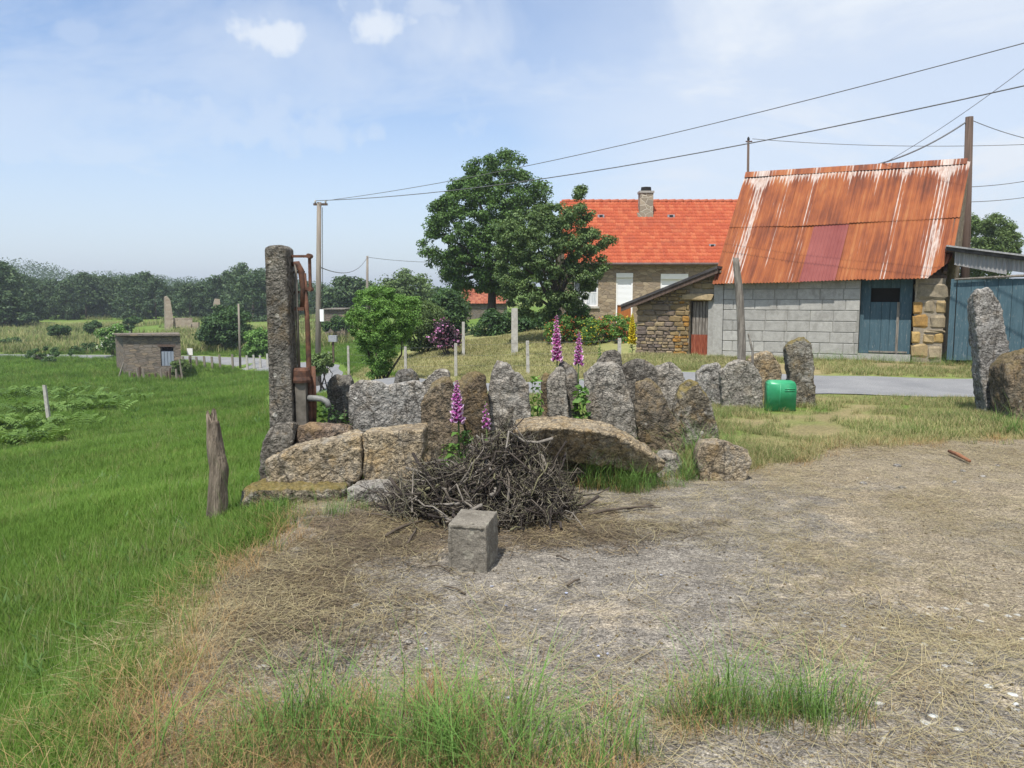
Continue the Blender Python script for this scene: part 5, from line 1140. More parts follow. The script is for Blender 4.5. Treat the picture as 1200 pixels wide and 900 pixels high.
def edge_dist(P, poly):
    best = np.full(len(P), 1e9); n = len(poly)
    for i in range(n):
        a, b = np.array(poly[i]), np.array(poly[(i + 1) % n]); d = b - a; t = np.clip(((P - a) @ d) / (d @ d + 1e-12), 0, 1); best = np.minimum(best, np.linalg.norm(P - a - t[:, None] * d, axis=1))
    return best
def crown_points(poly_px, d, depth, ncl, per, seed, crad=None, fill=1.0):
    r = np.random.default_rng(seed); poly = [(W(x, y, d).x, W(x, y, d).z) for x, y in poly_px]; A = np.array(poly); lo, hi = A.min(0), A.max(0)
    Q = lo + r.random((ncl * 14, 2)) * (hi - lo); Q = Q[in_poly(Q, poly)]; e = edge_dist(Q, poly); E = e.max()
    cr = crad or .17 * math.sqrt((hi[0] - lo[0]) * (hi[1] - lo[1])); k = e > cr * .42; Q, e = Q[k][:ncl], e[k][:ncl]
    y = d + depth * np.sqrt(np.clip(1 - (1 - e / E) ** 2, 0, 1)) * np.where(r.random(len(Q)) < .35, r.uniform(-1, 1, len(Q)), np.sign(r.uniform(-1, .6, len(Q))) * r.uniform(.6, 1, len(Q)))
    C = np.c_[Q[:, 0], y, Q[:, 1]]; R_ = cr * r.uniform(.55, 1.15, len(C)); dirs = r.normal(size=(len(C), per, 3)); dirs /= np.linalg.norm(dirs, axis=2, keepdims=True)
    rad = r.random((len(C), per, 1)) ** .45; off = dirs * rad * R_[:, None, None]; off[..., 2] *= .72
    P = (C[:, None, :] + off).reshape(-1, 3); return P, C, dirs.reshape(-1, 3)
def leafy(name, label, cat, poly, d, depth, mat, ncl, per, leaf, seed, trunk=None, group=None, crad=None, flowers=None, foot=None, dead=None):
    """tree or bush whose crown fills an outline; trunk = (px, r0, fork height px, limbs)"""
    P, C, D = crown_points(poly, d, depth, ncl, per, seed, crad); fx = trunk[0] if trunk else sum(p[0] for p in poly) / len(poly)
    b = on_ground(fx, d) if foot is None else Vector(foot); th = thing(name, b, label, cat, group); V, f, r = leaf_quads(P, leaf, seed, out_dir=D)
    me = bpy.data.meshes.new('crown'); np_mesh(me, V, f, r); link_mesh('crown', me, mat, th)
    rr = random.Random(seed); mb = MB(); r0 = trunk[1] if trunk else .06
    top = W(fx, trunk[2], d) if trunk else Vector((b.x, d, b.z + .15)); nl = trunk[3] if trunk else 7
    k = MB()
    if trunk: k.tube([b - Vector((0, 0, .2)), b + Vector((0, 0, .15)), b.lerp(top, .5) + Vector((rr.uniform(-.06, .06), 0, 0)), top], [r0 * 1.25, r0, r0 * .85, r0 * .7], 10)
    for i in range(nl):
        c = Vector(C[rr.randrange(len(C))]); s = top if trunk else b + Vector((rr.uniform(-.2, .2), rr.uniform(-.2, .2), -.05)); m = s.lerp(c, .45) + Vector((rr.uniform(-.2, .2), rr.uniform(-.2, .2), .12 * (c - s).length)); q = r0 * rr.uniform(.35, .6)
        k.tube([s, m, s.lerp(c, .8) + Vector((0, 0, .08)), c], [q, q * .7, q * .4, q * .15], 6, False)
    k.build('trunk', 'bark', th, smooth=True)
    if flowers:
        fm, n, sz = flowers; idx = np.random.default_rng(seed + 5).choice(len(P), n); Q = P[idx] + D[idx] * .12; Q[:, 1] -= .15; V, f, r = leaf_quads(Q, sz, seed + 9, aspect=.9); me = bpy.data.meshes.new('blossom'); np_mesh(me, V, f, r); o = link_mesh('blossom', me, fm, th); o['kind'] = 'stuff'
    return th
leafy('oak_tree', 'tall broad oak with dense dark green crown', 'tree', [(488, 290), (498, 262), (507, 238), (520, 220), (538, 206), (545, 188), (563, 186), (585, 176), (603, 174), (618, 190), (622, 204), (640, 210), (644, 228), (640, 250), (646, 275), (640, 300), (630, 325), (600, 345), (570, 350), (540, 345), (518, 330), (500, 312)], 41, 2.6, 'leaf_oak', 460, 150, .14, 3, (577, .26, 330, 12), crad=.46)
leafy('cherry_tree', 'cherry tree with loose drooping sprays standing before the house', 'tree', [(578, 262), (598, 248), (625, 242), (648, 240), (664, 228), (684, 214), (688, 236), (697, 252), (694, 266), (708, 272), (724, 280), (706, 300), (716, 314), (700, 334), (690, 354), (668, 372), (640, 378), (612, 374), (590, 354), (580, 325), (573, 290)], 31, 1.7, 'leaf_cherry', 420, 140, .10, 4, (648, .14, 362, 10), crad=.27)
leafy('willow_bush', 'bright green upright vase shaped bush behind the stone wall', 'bush', [(404, 368), (412, 346), (428, 338), (445, 334), (466, 338), (486, 344), (496, 358), (494, 378), (484, 394), (468, 412), (456, 440), (434, 442), (428, 420), (414, 394)], 20.5, .85, 'leaf_bright', 300, 150, .05, 5, crad=.16, foot=on_ground(444, 20.5))
leafy('garden_shrub', 'wide mid green shrub right behind the vase shaped bush', 'bush', [(462, 372), (478, 358), (500, 352), (518, 360), (526, 380), (522, 400), (510, 408), (480, 412), (466, 398)], 33, 1.2, 'leaf_olive', 140, 120, .10, 6, crad=.32)
leafy('flowering_bush', 'dark purple bush dotted with pink blossom', 'bush', [(503, 394), (508, 380), (522, 376), (538, 379), (542, 394), (536, 408), (512, 408)], 30.5, .6, 'leaf_purple', 36, 120, .10, 7, crad=.24, flowers=('petal_pink', 420, .08))
leafy('clipped_bush', 'round dark green bush below the house window', 'bush', [(655, 376), (662, 360), (676, 354), (692, 356), (700, 368), (700, 386), (690, 394), (662, 394)], 33.5, .7, 'leaf_dark', 50, 170, .10, 8, crad=.28)
leafy('undergrowth_bush', 'dark shaded undergrowth at the oak foot', 'bush', [(548, 384), (560, 366), (590, 360), (620, 362), (650, 370), (655, 392), (600, 398), (552, 398)], 38, .9, 'leaf_dark', 60, 150, .14, 9, crad=.4)
leafy('background_tree', 'light green tree behind the vase shaped bush and far pole', 'tree', [(440, 350), (448, 328), (470, 315), (490, 317), (502, 330), (512, 345), (505, 365), (470, 372), (446, 368)], 72, 2.6, 'leaf_olive', 70, 150, .28, 10, (476, .2, 365, 6), crad=.95)
leafy('background_tree', 'dark hedge tree filling the gap left of the oak', 'tree', [(500, 360), (512, 340), (528, 336), (545, 345), (552, 370), (545, 398), (515, 400), (503, 385)], 48, 1.6, 'leaf_dark', 60, 150, .2, 11, (527, .15, 380, 6), crad=.65)
leafy('background_tree', 'dark tree clump behind the crossarm pole', 'tree', [(380, 345), (392, 326), (410, 322), (428, 330), (445, 335), (446, 360), (425, 366), (384, 362)], 95, 3, 'leaf_forest', 70, 150, .4, 12, (412, .25, 360, 6), crad=1.1)
leafy('hillside_tree', 'rounded tree crown showing behind the dark pole and plank shed', 'tree', [(1122, 270), (1130, 252), (1146, 248), (1166, 252), (1182, 264), (1190, 284), (1186, 310), (1170, 330), (1120, 330)], 45, 1.7, 'leaf_olive', 220, 120, .14, 13, (1150, .2, 320, 6), crad=.40)
leafy('valley_bush', 'big dark rounded bush by the far road', 'bush', [(232, 385), (240, 366), (258, 356), (278, 357), (292, 366), (294, 392), (284, 408), (258, 410), (240, 404)], 62, 1.9, 'leaf_dark', 80, 160, .22, 14, crad=.6)
leafy('valley_bush', 'bright green bush growing beside the slim far pole', 'bush', [(286, 405), (290, 388), (304, 384), (318, 388), (322, 405), (316, 418), (292, 416)], 57, 1.2, 'leaf_bright', 50, 150, .2, 15, crad=.45)
leafy('elder_bush', 'elder bush with creamy white flowers behind the hut', 'bush', [(112, 404), (118, 386), (132, 378), (146, 382), (152, 394), (148, 410), (118, 412)], 58, 1.0, 'leaf_bright', 44, 140, .18, 16, crad=.42, flowers=('petal_cream', 260, .16))
for poly, dd, lab, sd in (([(102, 384), (106, 375), (113, 374), (117, 382), (115, 391), (104, 391)], 78, 'small round dark bush alone in the far field', 17), ([(142, 382), (150, 372), (160, 369), (168, 376), (166, 388), (146, 389)], 80, 'spreading bush in the far field near the ruin', 18), ([(58, 388), (64, 380), (74, 379), (80, 386), (76, 393), (60, 393)], 74, 'low bush in the far field beside the track', 19), ([(0, 404), (6, 393), (22, 393), (34, 398), (30, 408), (0, 409)], 70, 'dark low hedge clump at the field edge', 20), ([(203, 440), (206, 422), (212, 416), (218, 424), (216, 440)], 46, 'small sapling beside the hut corner', 21), ([(168, 404), (172, 396), (186, 393), (198, 396), (200, 406), (180, 410)], 66, 'leafy scrub behind the hut roof', 24), ([(28, 420), (36, 408), (52, 405), (70, 408), (84, 416), (80, 424), (34, 425)], 52, 'long low hedge along the track', 25), ([(84, 412), (92, 402), (104, 400), (114, 406), (110, 416), (88, 418)], 62, 'low scrub beside the elder', 26), ([(376, 380), (382, 372), (396, 369), (408, 372), (412, 384), (398, 390), (380, 389)], 64, 'low bush in front of the low brown building', 23), ([(372, 440), (366, 424), (372, 408), (384, 410), (389, 425), (384, 440)], 29, 'leafy shrub at the foot of the crossarm pole', 22)):
    leafy('field_bush', lab, 'bush', poly, dd, .8, 'leaf_dark' if sd not in (21, 22) else 'leaf_olive', 26, 110, .2 if dd > 60 else .12, sd, crad=.38 if dd > 60 else .22)

def build_forest():
    """trees of the wood share a few crown meshes"""
    tpl = []
    for sd in range(5):
        r = np.random.default_rng(100 + sd); ncl = 85; a = r.uniform(0, 2 * np.pi, ncl); z = r.uniform(.02, 1, ncl); w = np.interp(z, [0, .2, .5, .8, 1], [.42, .48, .48, .34, .08] if sd % 2 else [.44, .48, .42, .26, .05]); rad = w * np.sqrt(r.uniform(.2, 1, ncl))
        C = np.c_[rad * np.cos(a), rad * np.sin(a), z]; cr = .13 * r.uniform(.6, 1.2, ncl); dr = r.normal(size=(ncl, 60, 3)); dr /= np.linalg.norm(dr, axis=2, keepdims=True)
        P = (C[:, None] + dr * (r.random((ncl, 60, 1)) ** .4) * cr[:, None, None] * np.array([1, 1, .75])).reshape(-1, 3); V, f, rv = leaf_quads(P, .055, sd, out_dir=dr.reshape(-1, 3)); me = bpy.data.meshes.new('crown'); np_mesh(me, V, f, rv); me.materials.append(M['leaf_forest']); tpl.append(me)
    tm = MB().tube([(0, 0, -.05), (0, 0, .25), (.01, 0, .6)], [.03, .024, .012], 7).mesh('trunk'); tm.materials.append(M['bark'])
    rr = random.Random(8)
    sky = [(-40, 296), (0, 297), (15, 308), (35, 313), (60, 320), (85, 317), (110, 315), (135, 318), (172, 311), (195, 326), (215, 322), (236, 326), (252, 314), (275, 306), (295, 303), (320, 308), (345, 320), (372, 330)]
    xs = [q[0] for q in sky]; ys = [q[1] for q in sky]
    words = {0: 'behind the stone hut', 1: 'behind the ruined cottage', 2: 'behind the granite pillar', 3: 'beside the far hill slope'}
    def put(px, d, ytop, lab, wmul=1.0):
        b = on_ground(px, d); t = W(px, ytop, d); H = max(2.5, t.z - b.z) * .90; th = thing('forest_tree', b, lab, 'tree', 'trees of the forest edge'); i = rr.randrange(5); wd = H * rr.uniform(.8, 1.15) * wmul
        for nm, me in (('crown', tpl[i]), ('trunk', tm)):
            o = bpy.data.objects.new(nm, me); COL.objects.link(o); o.parent = th; o.scale = (wd, wd, H); o.rotation_euler = (0, 0, rr.uniform(0, 6.3))
    px = -60
    while px < 400:
        d = 132 + rr.uniform(-8, 10) - (25 if px < 20 else 0) - (10 if 240 < px < 330 else 0); yt = np.interp(px, xs, ys) + rr.uniform(0, 9)
        lab = 'dark green forest edge tree ' + ('at the near end of the wood' if px < 30 else 'on the skyline above the far field' if px < 185 else 'behind the ruined cottage' if px < 262 else 'behind the granite pillar')
        put(px, d, yt, lab); px += rr.uniform(9, 16)
    for px, d, yt, lb in ((6, 100, 340, 'low spreading tree in front of the wood'),): put(px, d, yt, 'low spreading tree standing out in front of the forest edge', 1.6)
    # the mass of the wood behind: one uncountable body of leaves
    P = []
    r = np.random.default_rng(77)
    for k in range(330):
        px = r.uniform(-160, 560); d = r.uniform(142, 175); yb = np.interp(px, xs + [420, 560], ys + [328, 330]); b = on_ground(px, d); t = W(px, yb + r.uniform(2, 16), d); H = max(3, t.z - b.z); c = r.normal(size=(110, 3)); c /= np.linalg.norm(c, axis=1, keepdims=True); c *= r.random((110, 1)) ** .4
        P.append(np.array([b.x, b.y, b.z + H * .48]) + c * np.array([2.6, 2.6, H * .42]))
    for k in range(300):                   # wooded hill farther off
        px = r.uniform(-260, 420); d = r.uniform(290, 350); yb = np.interp(px, [-260, 0, 35, 60, 100, 200, 420], [290, 299, 301, 306, 312, 322, 330]); x = W(px, 330, d).x; zb = g1(x, d); zt = W(px, yb + r.uniform(0, 7), d).z; H = max(5, min(zt - zb, 22)); c = r.normal(size=(90, 3)); c /= np.linalg.norm(c, axis=1, keepdims=True); c *= r.random((90, 1)) ** .4
        P.append(np.array([x, d, zt - H * .5]) + c * np.array([5, 5, H * .5]))
    P = np.concatenate(P); V, f, rv = leaf_quads(P, .8, 5); me = bpy.data.meshes.new('woodland'); np_mesh(me, V, f, rv); tag(link_mesh('woodland', me, 'leaf_forest', base=(0, 0, 0)), 'dense dark woodland mass covering the slope behind the forest edge', 'woodland', kind='stuff')
build_forest()

# bracken in the meadow
def fern_clump(px, d, n, H, label, seed, spread):
    b = on_ground(px, d); rr = random.Random(seed); V = []; F = []; Rv = []; k = 0
    for i in range(n):
        o = Vector((rr.gauss(0, spread), rr.gauss(0, spread * .6), 0)); o.z = g1(b.x + o.x, b.y + o.y) - b.z; az = rr.uniform(0, 6.28); L = H * rr.uniform(.7, 1.2); dirv = Vector((math.cos(az), math.sin(az), 0)); side = Vector((-dirv.y, dirv.x, 0)); c = rr.random()
        for j in range(9):
            t = (j + 1) / 9; p = o + dirv * L * .8 * t + Vector((0, 0, L * (1.25 * t - .75 * t * t))); w = L * .34 * math.sin(math.pi * min(1, t * .9 + .12))
            for s in (-1, 1):
                V += [p, p + side * s * w * .5 + dirv * .06 * L + Vector((0, 0, .02)), p + side * s * w + Vector((0, 0, -.05 * L)) + dirv * .03, p + side * s * w * .5 - dirv * .035 * L]; F.append((k, k + 1, k + 2, k + 3)); Rv.append(c); k += 4
    me = bpy.data.meshes.new('bracken'); np_mesh(me, np.array([b + v for v in V]), np.array(F), np.array(Rv)); tag(link_mesh('bracken_clump', me, 'leaf_fern', base=b), label, 'bracken', 'bracken in the meadow')
for i, (px, d, n, H, sp, lab) in enumerate(((8, 24, 80, .7, .9, 'big bracken clump at the meadow border by the lone stake'), (-25, 20, 60, .7, .8, 'bracken clump on the near side of the meadow border'), (45, 28, 55, .65, .9, 'bracken clump behind the lone pale stake'), (85, 29, 60, .7, .9, 'bracken clump between the lone stake and the hut'), (118, 33, 45, .6, .9, 'bracken clump nearest the hut in the meadow'), (20, 34, 50, .7, 1.2, 'bracken patch toward the track'), (60, 36, 50, .6, 1.3, 'bracken patch below the track'))): fern_clump(px, d, n, H, lab, 40 + i, sp)

# ------------------------------------------------------------------ foxgloves, mullein, flower bed
BELL = None
def spike(name, label, px, ytop, ybot, d, cat, petal, nb, bell, stem_leaves=True, lean=0.0, seed=1, foot_y=None):
    rr = random.Random(seed); b = on_ground(px, d); b = Vector((b.x, d, b.z if foot_y is None else W(px, foot_y, d).z)); t = W(px + lean, ytop, d); z0 = W(px, ybot, d); th = thing(name, b, label, cat, 'foxgloves' if name == 'foxglove' else None)
    MB().tube([b - Vector((0, 0, .03)), b.lerp(t, .5) + Vector((.008, 0, 0)), t], [.011, .009, .003], 6).build('stem', 'stem_green', th, smooth=True)
    vs, fs, rv = [], [], []; f0 = (z0.z - b.z) / (t.z - b.z)
    for i in range(nb):
        u = i / nb; f = f0 + (1 - f0) * u * .97; p = b.lerp(t, f); az = i * 2.4 + rr.uniform(-.4, .4); s = bell * (1 - .78 * u ** 1.6) * rr.uniform(.85, 1.1); dv = Vector((math.cos(az), math.sin(az) - .35, -.55)).normalized(); a = dv.orthogonal().normalized(); c = dv.cross(a); k = len(vs); cr = rr.random(); m = 6
        for (q, rd) in ((0, .13), (.45, .24), (.85, .27), (1.0, .36)):
            for j in range(m): an = 6.283 * j / m; vs.append(p + dv * s * q + (a * math.cos(an) + c * math.sin(an)) * s * rd)
        for q in range(3):
            for j in range(m): fs.append((k + q * m + j, k + q * m + (j + 1) % m, k + (q + 1) * m + (j + 1) % m, k + (q + 1) * m + j)); rv.append(min(1, cr * .6 + (.7 if q == 2 else 0)))
    me = bpy.data.meshes.new('flower_spike'); np_mesh(me, np.array(vs), np.array(fs), np.array(rv)); link_mesh('flower_spike', me, petal, th, smooth=True)
    if stem_leaves:
        P = []; 
        V, F, Rv = [], [], []
        for i in range(16):
            az = rr.uniform(0, 6.28); dv = Vector((math.cos(az), math.sin(az), 0)); sd = Vector((-dv.y, dv.x, 0)); o = b + Vector((0, 0, (t.z - b.z) * rr.uniform(.0, f0 * .75))); L = rr.uniform(.10, .22); k = len(V)
            V += [o, o + dv * L * .45 + sd * L * .22 + Vector((0, 0, L * .3)), o + dv * L + Vector((0, 0, L * .08)), o + dv * L * .45 - sd * L * .22 + Vector((0, 0, L * .3))]; F.append((k, k + 1, k + 2, k + 3)); Rv.append(rr.random())
        me = bpy.data.meshes.new('leaves'); np_mesh(me, np.array(V), np.array(F), np.array(Rv)); link_mesh('leaves', me, 'leaf_bright', th)
simple('stem_green', (0.06, 0.10, 0.03), (0.11, 0.15, 0.05), 12, .8, .1, .002)
spike('foxglove', 'tall magenta foxglove, the tallest, above the pale squared stone', 653, 366, 419, 8.75, 'flower', 'petal_magenta', 46, .07, lean=-1, seed=1)
spike('foxglove', 'slimmer magenta foxglove next to the tallest one', 676, 386, 424, 8.6, 'flower', 'petal_magenta', 34, .06, lean=2.5, seed=2)
spike('foxglove', 'full magenta foxglove in front of the rounded brown stone', 537, 443, 490, 6.75, 'flower', 'petal_magenta', 40, .066, seed=3, lean=-2)
spike('foxglove', 'small sparse pink foxglove over the brush pile', 570, 470, 500, 6.8, 'flower', 'petal_magenta', 14, .05, seed=4, lean=-1)
spike('mullein', 'bright yellow mullein spike at the lean-to corner', 741, 366, 400, 23, 'flower', 'petal_yellow', 90, .13, seed=5)
spike('seed_stalk', 'thin green seed stalk behind the wide coarse stone', 703, 400, 426, 9.6, 'plant', 'leaf_bright', 20, .035, seed=6)
fb = ((648, 'petal_red'), (662, 'petal_red'), (676, 'petal_red'), (690, 'petal_yellow'), (703, 'petal_red'), (714, 'petal_yellow'), (726, 'petal_red'), (736, 'petal_yellow'))
for i, (px, fm) in enumerate(fb):
    h = 24 + (i * 7) % 9
    leafy('flower_clump', ('orange red' if fm == 'petal_red' else 'golden yellow') + ' flowering clump in the bed below the house ' + ('near the round bush' if i < 4 else 'near the lean-to'), 'flowers', [(px - 10, 392), (px - 8, 402 - h), (px, 398 - h), (px + 8, 402 - h), (px + 10, 392), (px + 7, 404), (px - 7, 404)], 29.5 + (i % 3) * .5, .4, 'leaf_bright', 26, 90, .075, 60 + i, crad=.17, group='flower bed by the house', flowers=(fm, 130, .055))
# dark leafy weeds by the pump spout and between stones
def weed(px, d, ytop, w, label, seed, mat='leaf_dark', n=160, leaf=.05, base_py=None):
    b = on_ground(px, d); t = W(px, ytop, d); H = t.z - b.z; r = np.random.default_rng(seed); z = r.uniform(.15, 1, n) * H; rad = w * (.35 + .65 * np.sin(np.pi * np.clip(z / H, 0, 1) * .8 + .3)) * np.sqrt(r.random(n)); a = r.uniform(0, 6.28, n); P = np.c_[b.x + rad * np.cos(a), b.y + rad * np.sin(a) * .6, b.z + z]
    V, f, rv = leaf_quads(P, leaf, seed, up=.8, aspect=.6); th = thing('weed', b, label, 'weed', 'weeds among the stones'); me = bpy.data.meshes.new('leaves'); np_mesh(me, V, f, rv); link_mesh('leaves', me, mat, th); k = MB()
    for i in range(9): q = P[r.integers(n)]; k.tube([b, b.lerp(Vector(q), .5) + Vector((0, 0, .04)), Vector(q)], [.006, .005, .003], 4, False)
    k.build('stem', 'stem_green', th)
weed(378, 7.25, 472, .14, 'dark leafy weed hanging under the pump spout', 1, n=190)
weed(398, 7.3, 480, .10, 'small leafy weed beside the broad pale slab', 2, n=80)
weed(682, 8.15, 452, .09, 'big leaved green plant between two grey stones', 3, 'leaf_bright', 70, .10)
weed(628, 7.9, 440, .07, 'bright green weed in the gap by the horned stone', 4, 'leaf_bright', 120, .06)
weed(545, 6.85, 505, .10, 'ferny weed at the foot of the foxglove by the brush pile', 5, 'leaf_bright', 150, .04)
weed(525, 6.75, 520, .09, 'ferny weed against the brown upright stone', 6, 'leaf_bright', 120, .04)

# ------------------------------------------------------------------ grass, straw and litter (uncountable)
def tuft(name, mat, n, h0, h1, spread, w, bend, seed, segs=3, flat=False):
    rr = np.random.default_rng(seed); V, F, T, Rv = [], [], [], []
    for i in range(n):
        a = rr.uniform(0, 6.283); rd = spread * math.sqrt(rr.random()); o = np.array([rd * math.cos(a), rd * math.sin(a), 0]); az = rr.uniform(0, 6.283); dv = np.array([math.cos(az), math.sin(az), 0]); sd = np.array([-dv[1], dv[0], 0]); H = rr.uniform(h0, h1); bd = bend * rr.uniform(.3, 1.2); k = len(V); c = rr.random(); ww = w * rr.uniform(.7, 1.3)
        zz = rr.uniform(.004, .022); curve = rr.normal() * .18; ph = rr.uniform(-.12, .12)
        for j in range(segs + 1):
            t = j / segs
            if flat: p = o + dv * H * (t - .5) + sd * curve * H * (t - .5) ** 2 * 2 + np.array([0, 0, zz + max(0, ph * H * (t - .5))]); wj = ww * .5
            else: p = o + dv * H * bd * t * t + np.array([0, 0, H * (t - .28 * bd * t * t)]); wj = ww * .5 * (1 - .9 * t ** 1.5)
            V += [p - sd * wj, p + sd * wj]; T += [t, t]
        for j in range(segs): q = k + j * 2; F.append((q, q + 1, q + 3, q + 2)); Rv.append(c)
    me = bpy.data.meshes.new(name); np_mesh(me, np.array(V), np.array(F), np.array(Rv)); at = me.attributes.new('t', 'FLOAT', 'POINT'); at.data.foreach_set('value', np.array(T, np.float32)); me.materials.append(M[mat]); return bpy.data.objects.new(name, me)
def scatter(name, label, cat, variants, P, scale, tilt=.12, seed=1):
    r = np.random.default_rng(seed); n = len(P); me = bpy.data.meshes.new(name); me.vertices.add(n); me.vertices.foreach_set('co', np.ascontiguousarray(P, np.float32).ravel())
    rot = np.c_[r.normal(0, tilt, n), r.normal(0, tilt, n), r.uniform(0, 6.283, n)]
    a = me.attributes.new('rot', 'FLOAT_VECTOR', 'POINT'); a.data.foreach_set('vector', np.ascontiguousarray(rot, np.float32).ravel())
    a = me.attributes.new('scl', 'FLOAT', 'POINT'); a.data.foreach_set('value', np.ascontiguousarray(scale, np.float32))
    a = me.attributes.new('idx', 'INT', 'POINT'); a.data.foreach_set('value', r.integers(0, len(variants), n).astype(np.int32))
    o = bpy.data.objects.new(name, me); COL.objects.link(o); c = bpy.data.collections.new(name + '_variants')
    for v in variants: c.objects.link(v)
    g = bpy.data.node_groups.new(name, 'GeometryNodeTree'); g.interface.new_socket('Geometry', in_out='INPUT', socket_type='NodeSocketGeometry'); g.interface.new_socket('Geometry', in_out='OUTPUT', socket_type='NodeSocketGeometry')
    N_ = g.nodes.new; L = g.links.new; gi, go = N_('NodeGroupInput'), N_('NodeGroupOutput'); m2p = N_('GeometryNodeMeshToPoints'); iop = N_('GeometryNodeInstanceOnPoints'); ci = N_('GeometryNodeCollectionInfo'); ci.inputs['Collection'].default_value = c; ci.inputs['Separate Children'].default_value = True; ci.inputs['Reset Children'].default_value = True
    def na(nm, tp): q = N_('GeometryNodeInputNamedAttribute'); q.data_type = tp; q.inputs['Name'].default_value = nm; return q.outputs['Attribute']
    L(gi.outputs[0], m2p.inputs[0]); L(m2p.outputs[0], iop.inputs['Points']); L(ci.outputs[0], iop.inputs['Instance']); iop.inputs['Pick Instance'].default_value = True
    L(na('idx', 'INT'), iop.inputs['Instance Index']); L(na('rot', 'FLOAT_VECTOR'), iop.inputs['Rotation']); L(na('scl', 'FLOAT'), iop.inputs['Scale']); L(iop.outputs[0], go.inputs[0])
    md = o.modifiers.new('scatter', 'NODES'); md.node_group = g; tag(o, label, cat, kind='stuff'); return o
def wedge(n, d0, d1, power, px0, px1, seed):
    """points spread over the ground inside a sector of the view, thinner with distance"""
    r = np.random.default_rng(seed); u = r.random(n); d = d0 * (d1 / d0) ** (u ** power); u2 = r.uniform((px0 - 600) / F_PX, (px1 - 600) / F_PX, n); return u2 * d * 1.0, d
def with_z(x, y, dz=-.005): return np.c_[x, y, gz(x, y) + dz]
BAR_L = Fp(-2.3, 0, 0)
def build_grass():
    r = np.random.default_rng(3)
    # meadow on the left
    vs = [tuft('meadow_tuft', 'meadow_blade', 34, .05, .17, .11, .0055, .55, s) for s in range(5)]
    x, y = wedge(64000, 2.3, 62, 1.0, -130, 470, 1); k = (x < edge_x(np.minimum(y, 12)) - .05 + r.normal(0, .12, len(x))) & ~((y > 6.5) & (x > -1.9) & (y < 9.5)) & (road_dist(x, y) > 1.7) & (x < -1.2 - (y > 24) * 4 - (y > 14) * 1.0)
    x, y = x[k], y[k]; hgt = .42 + .75 * fbm(x, y, .7, 61); sc = hgt * np.interp(y, [2, 5, 12, 30, 62], [.8, .95, 1.25, 2.0, 3.0]); scatter('meadow_grass', 'short lush green meadow grass on the slope', 'grass', vs, with_z(x, y), sc, .15, 2)
    vs = [tuft('meadow_weed', 'weed_blade', 12, .08, .16, .07, .03, .9, 120 + s, 3) for s in range(3)] + [tuft('meadow_weed', 'straw_blade', 7, .18, .34, .06, .002, .4, 125, 4) for s in range(2)]
    x, y = wedge(5200, 2.4, 45, 1.0, -130, 420, 19); k = (x < edge_x(np.minimum(y, 12)) - .25) & (road_dist(x, y) > 1.9) & (x < -1.6) & (fbm(x, y, .8, 95) > .47) & (r.random(len(x)) < .7); x, y = x[k], y[k]; scatter('meadow_weeds', 'broad leaved weeds and pale seed heads dotted through the meadow', 'weeds', vs, with_z(x, y), r.uniform(.5, 1.1, len(x)) * np.interp(y, [2, 40], [.8, 1.8]), .15, 20)
    x, y = wedge(5200, 60, 128, .9, -120, 420, 23); k = (road_dist(x, y) > 2.0) & (fbm(x, y, .09, 97) + r.normal(0, .06, len(x)) > .46) & ~((x > -46) & (x < -33) & (y > 90) & (y < 97)); x, y = x[k], y[k]
    scatter('field_grass', 'rough tall grass patches in the far field', 'grass', [tuft('field_tuft', 'field_blade', 34, .08, .2, .16, .012, .6, 140 + s) for s in range(3)], with_z(x, y), r.uniform(2.5, 5.5, len(x)), .1, 24)
    # verge between yard and road, and around the stones
    vs = [tuft('verge_tuft', 'verge_blade', 30, .06, .17, .10, .006, .6, 20 + s) for s in range(4)]
    x, y = wedge(26000, 6.2, 19, 1.0, 350, 1290, 4); ym = yard_mask(x, y); k = (ym + r.normal(0, .10, len(x)) < .42) & (road_dist(x, y) > 1.6) & (x > -1.6) & (fbm(x, y, .7, 41) + r.normal(0, .05, len(x)) < .56); kk = k & ~((x - FO.x) * E2.x + (y - FO.y) * E2.y > .15)
    kk &= ~((np.abs(x - 3.64) < .34) & (y > 9.6) & (y < 11.3) & (r.random(len(x)) < .85))
    x, y = x[kk], y[kk]; scatter('verge_grass', 'patchy verge grass between the yard and the road', 'grass', vs, with_z(x, y), (.28 + .75 * fbm(x, y, .9, 62)) * np.interp(y, [6, 19], [.9, 1.35]), .15, 5)
    # lawn
    vs = [tuft('lawn_tuft', 'lawn_blade', 26, .03, .07, .14, .008, .6, 30 + s) for s in range(3)]
    x, y = wedge(26000, 15, 52, 1.0, 330, 860, 6); k = (road_dist(x, y) > 1.65) & ~((x > 1.9) & (y > 36.5)) & ~((x - FO.x) * E2.x + (y - FO.y) * E2.y > .0) & (x > -9)
    k |= (road_dist(x, y) > 1.65) & (y < 36) & (x < 3.0) & (x > -9)
    x, y = x[k], y[k]; scatter('lawn_grass', 'dry yellowish lawn between the road and the house', 'grass', vs, with_z(x, y), np.interp(y, [15, 50], [1.2, 2.6]) * r.uniform(.6, 1.1, len(x)), .1, 7)
    # tall tufts: along the front, at stone feet, along the meadow edge
    vs = [tuft('tall_tuft', 'tall_blade', 15 + 4 * (s % 3), .10, .34 + .05 * s, .10, .0046, .5 + .15 * s, 40 + s, 4) for s in range(5)] + [tuft('tall_tuft', 'orange_straw', 18, .10, .26, .10, .003, .9, 49, 4)]
    P = []; S = []
    def clump(px, py, n, spread, sc):
        q = ray(px, py); q = q * (-CAM_H / q.z); P.extend(zip(r.normal(q.x, spread, n), r.normal(q.y, spread * .6, n))); S.extend(sc * r.uniform(.25, 1.0, n) ** .8 * 1.25)
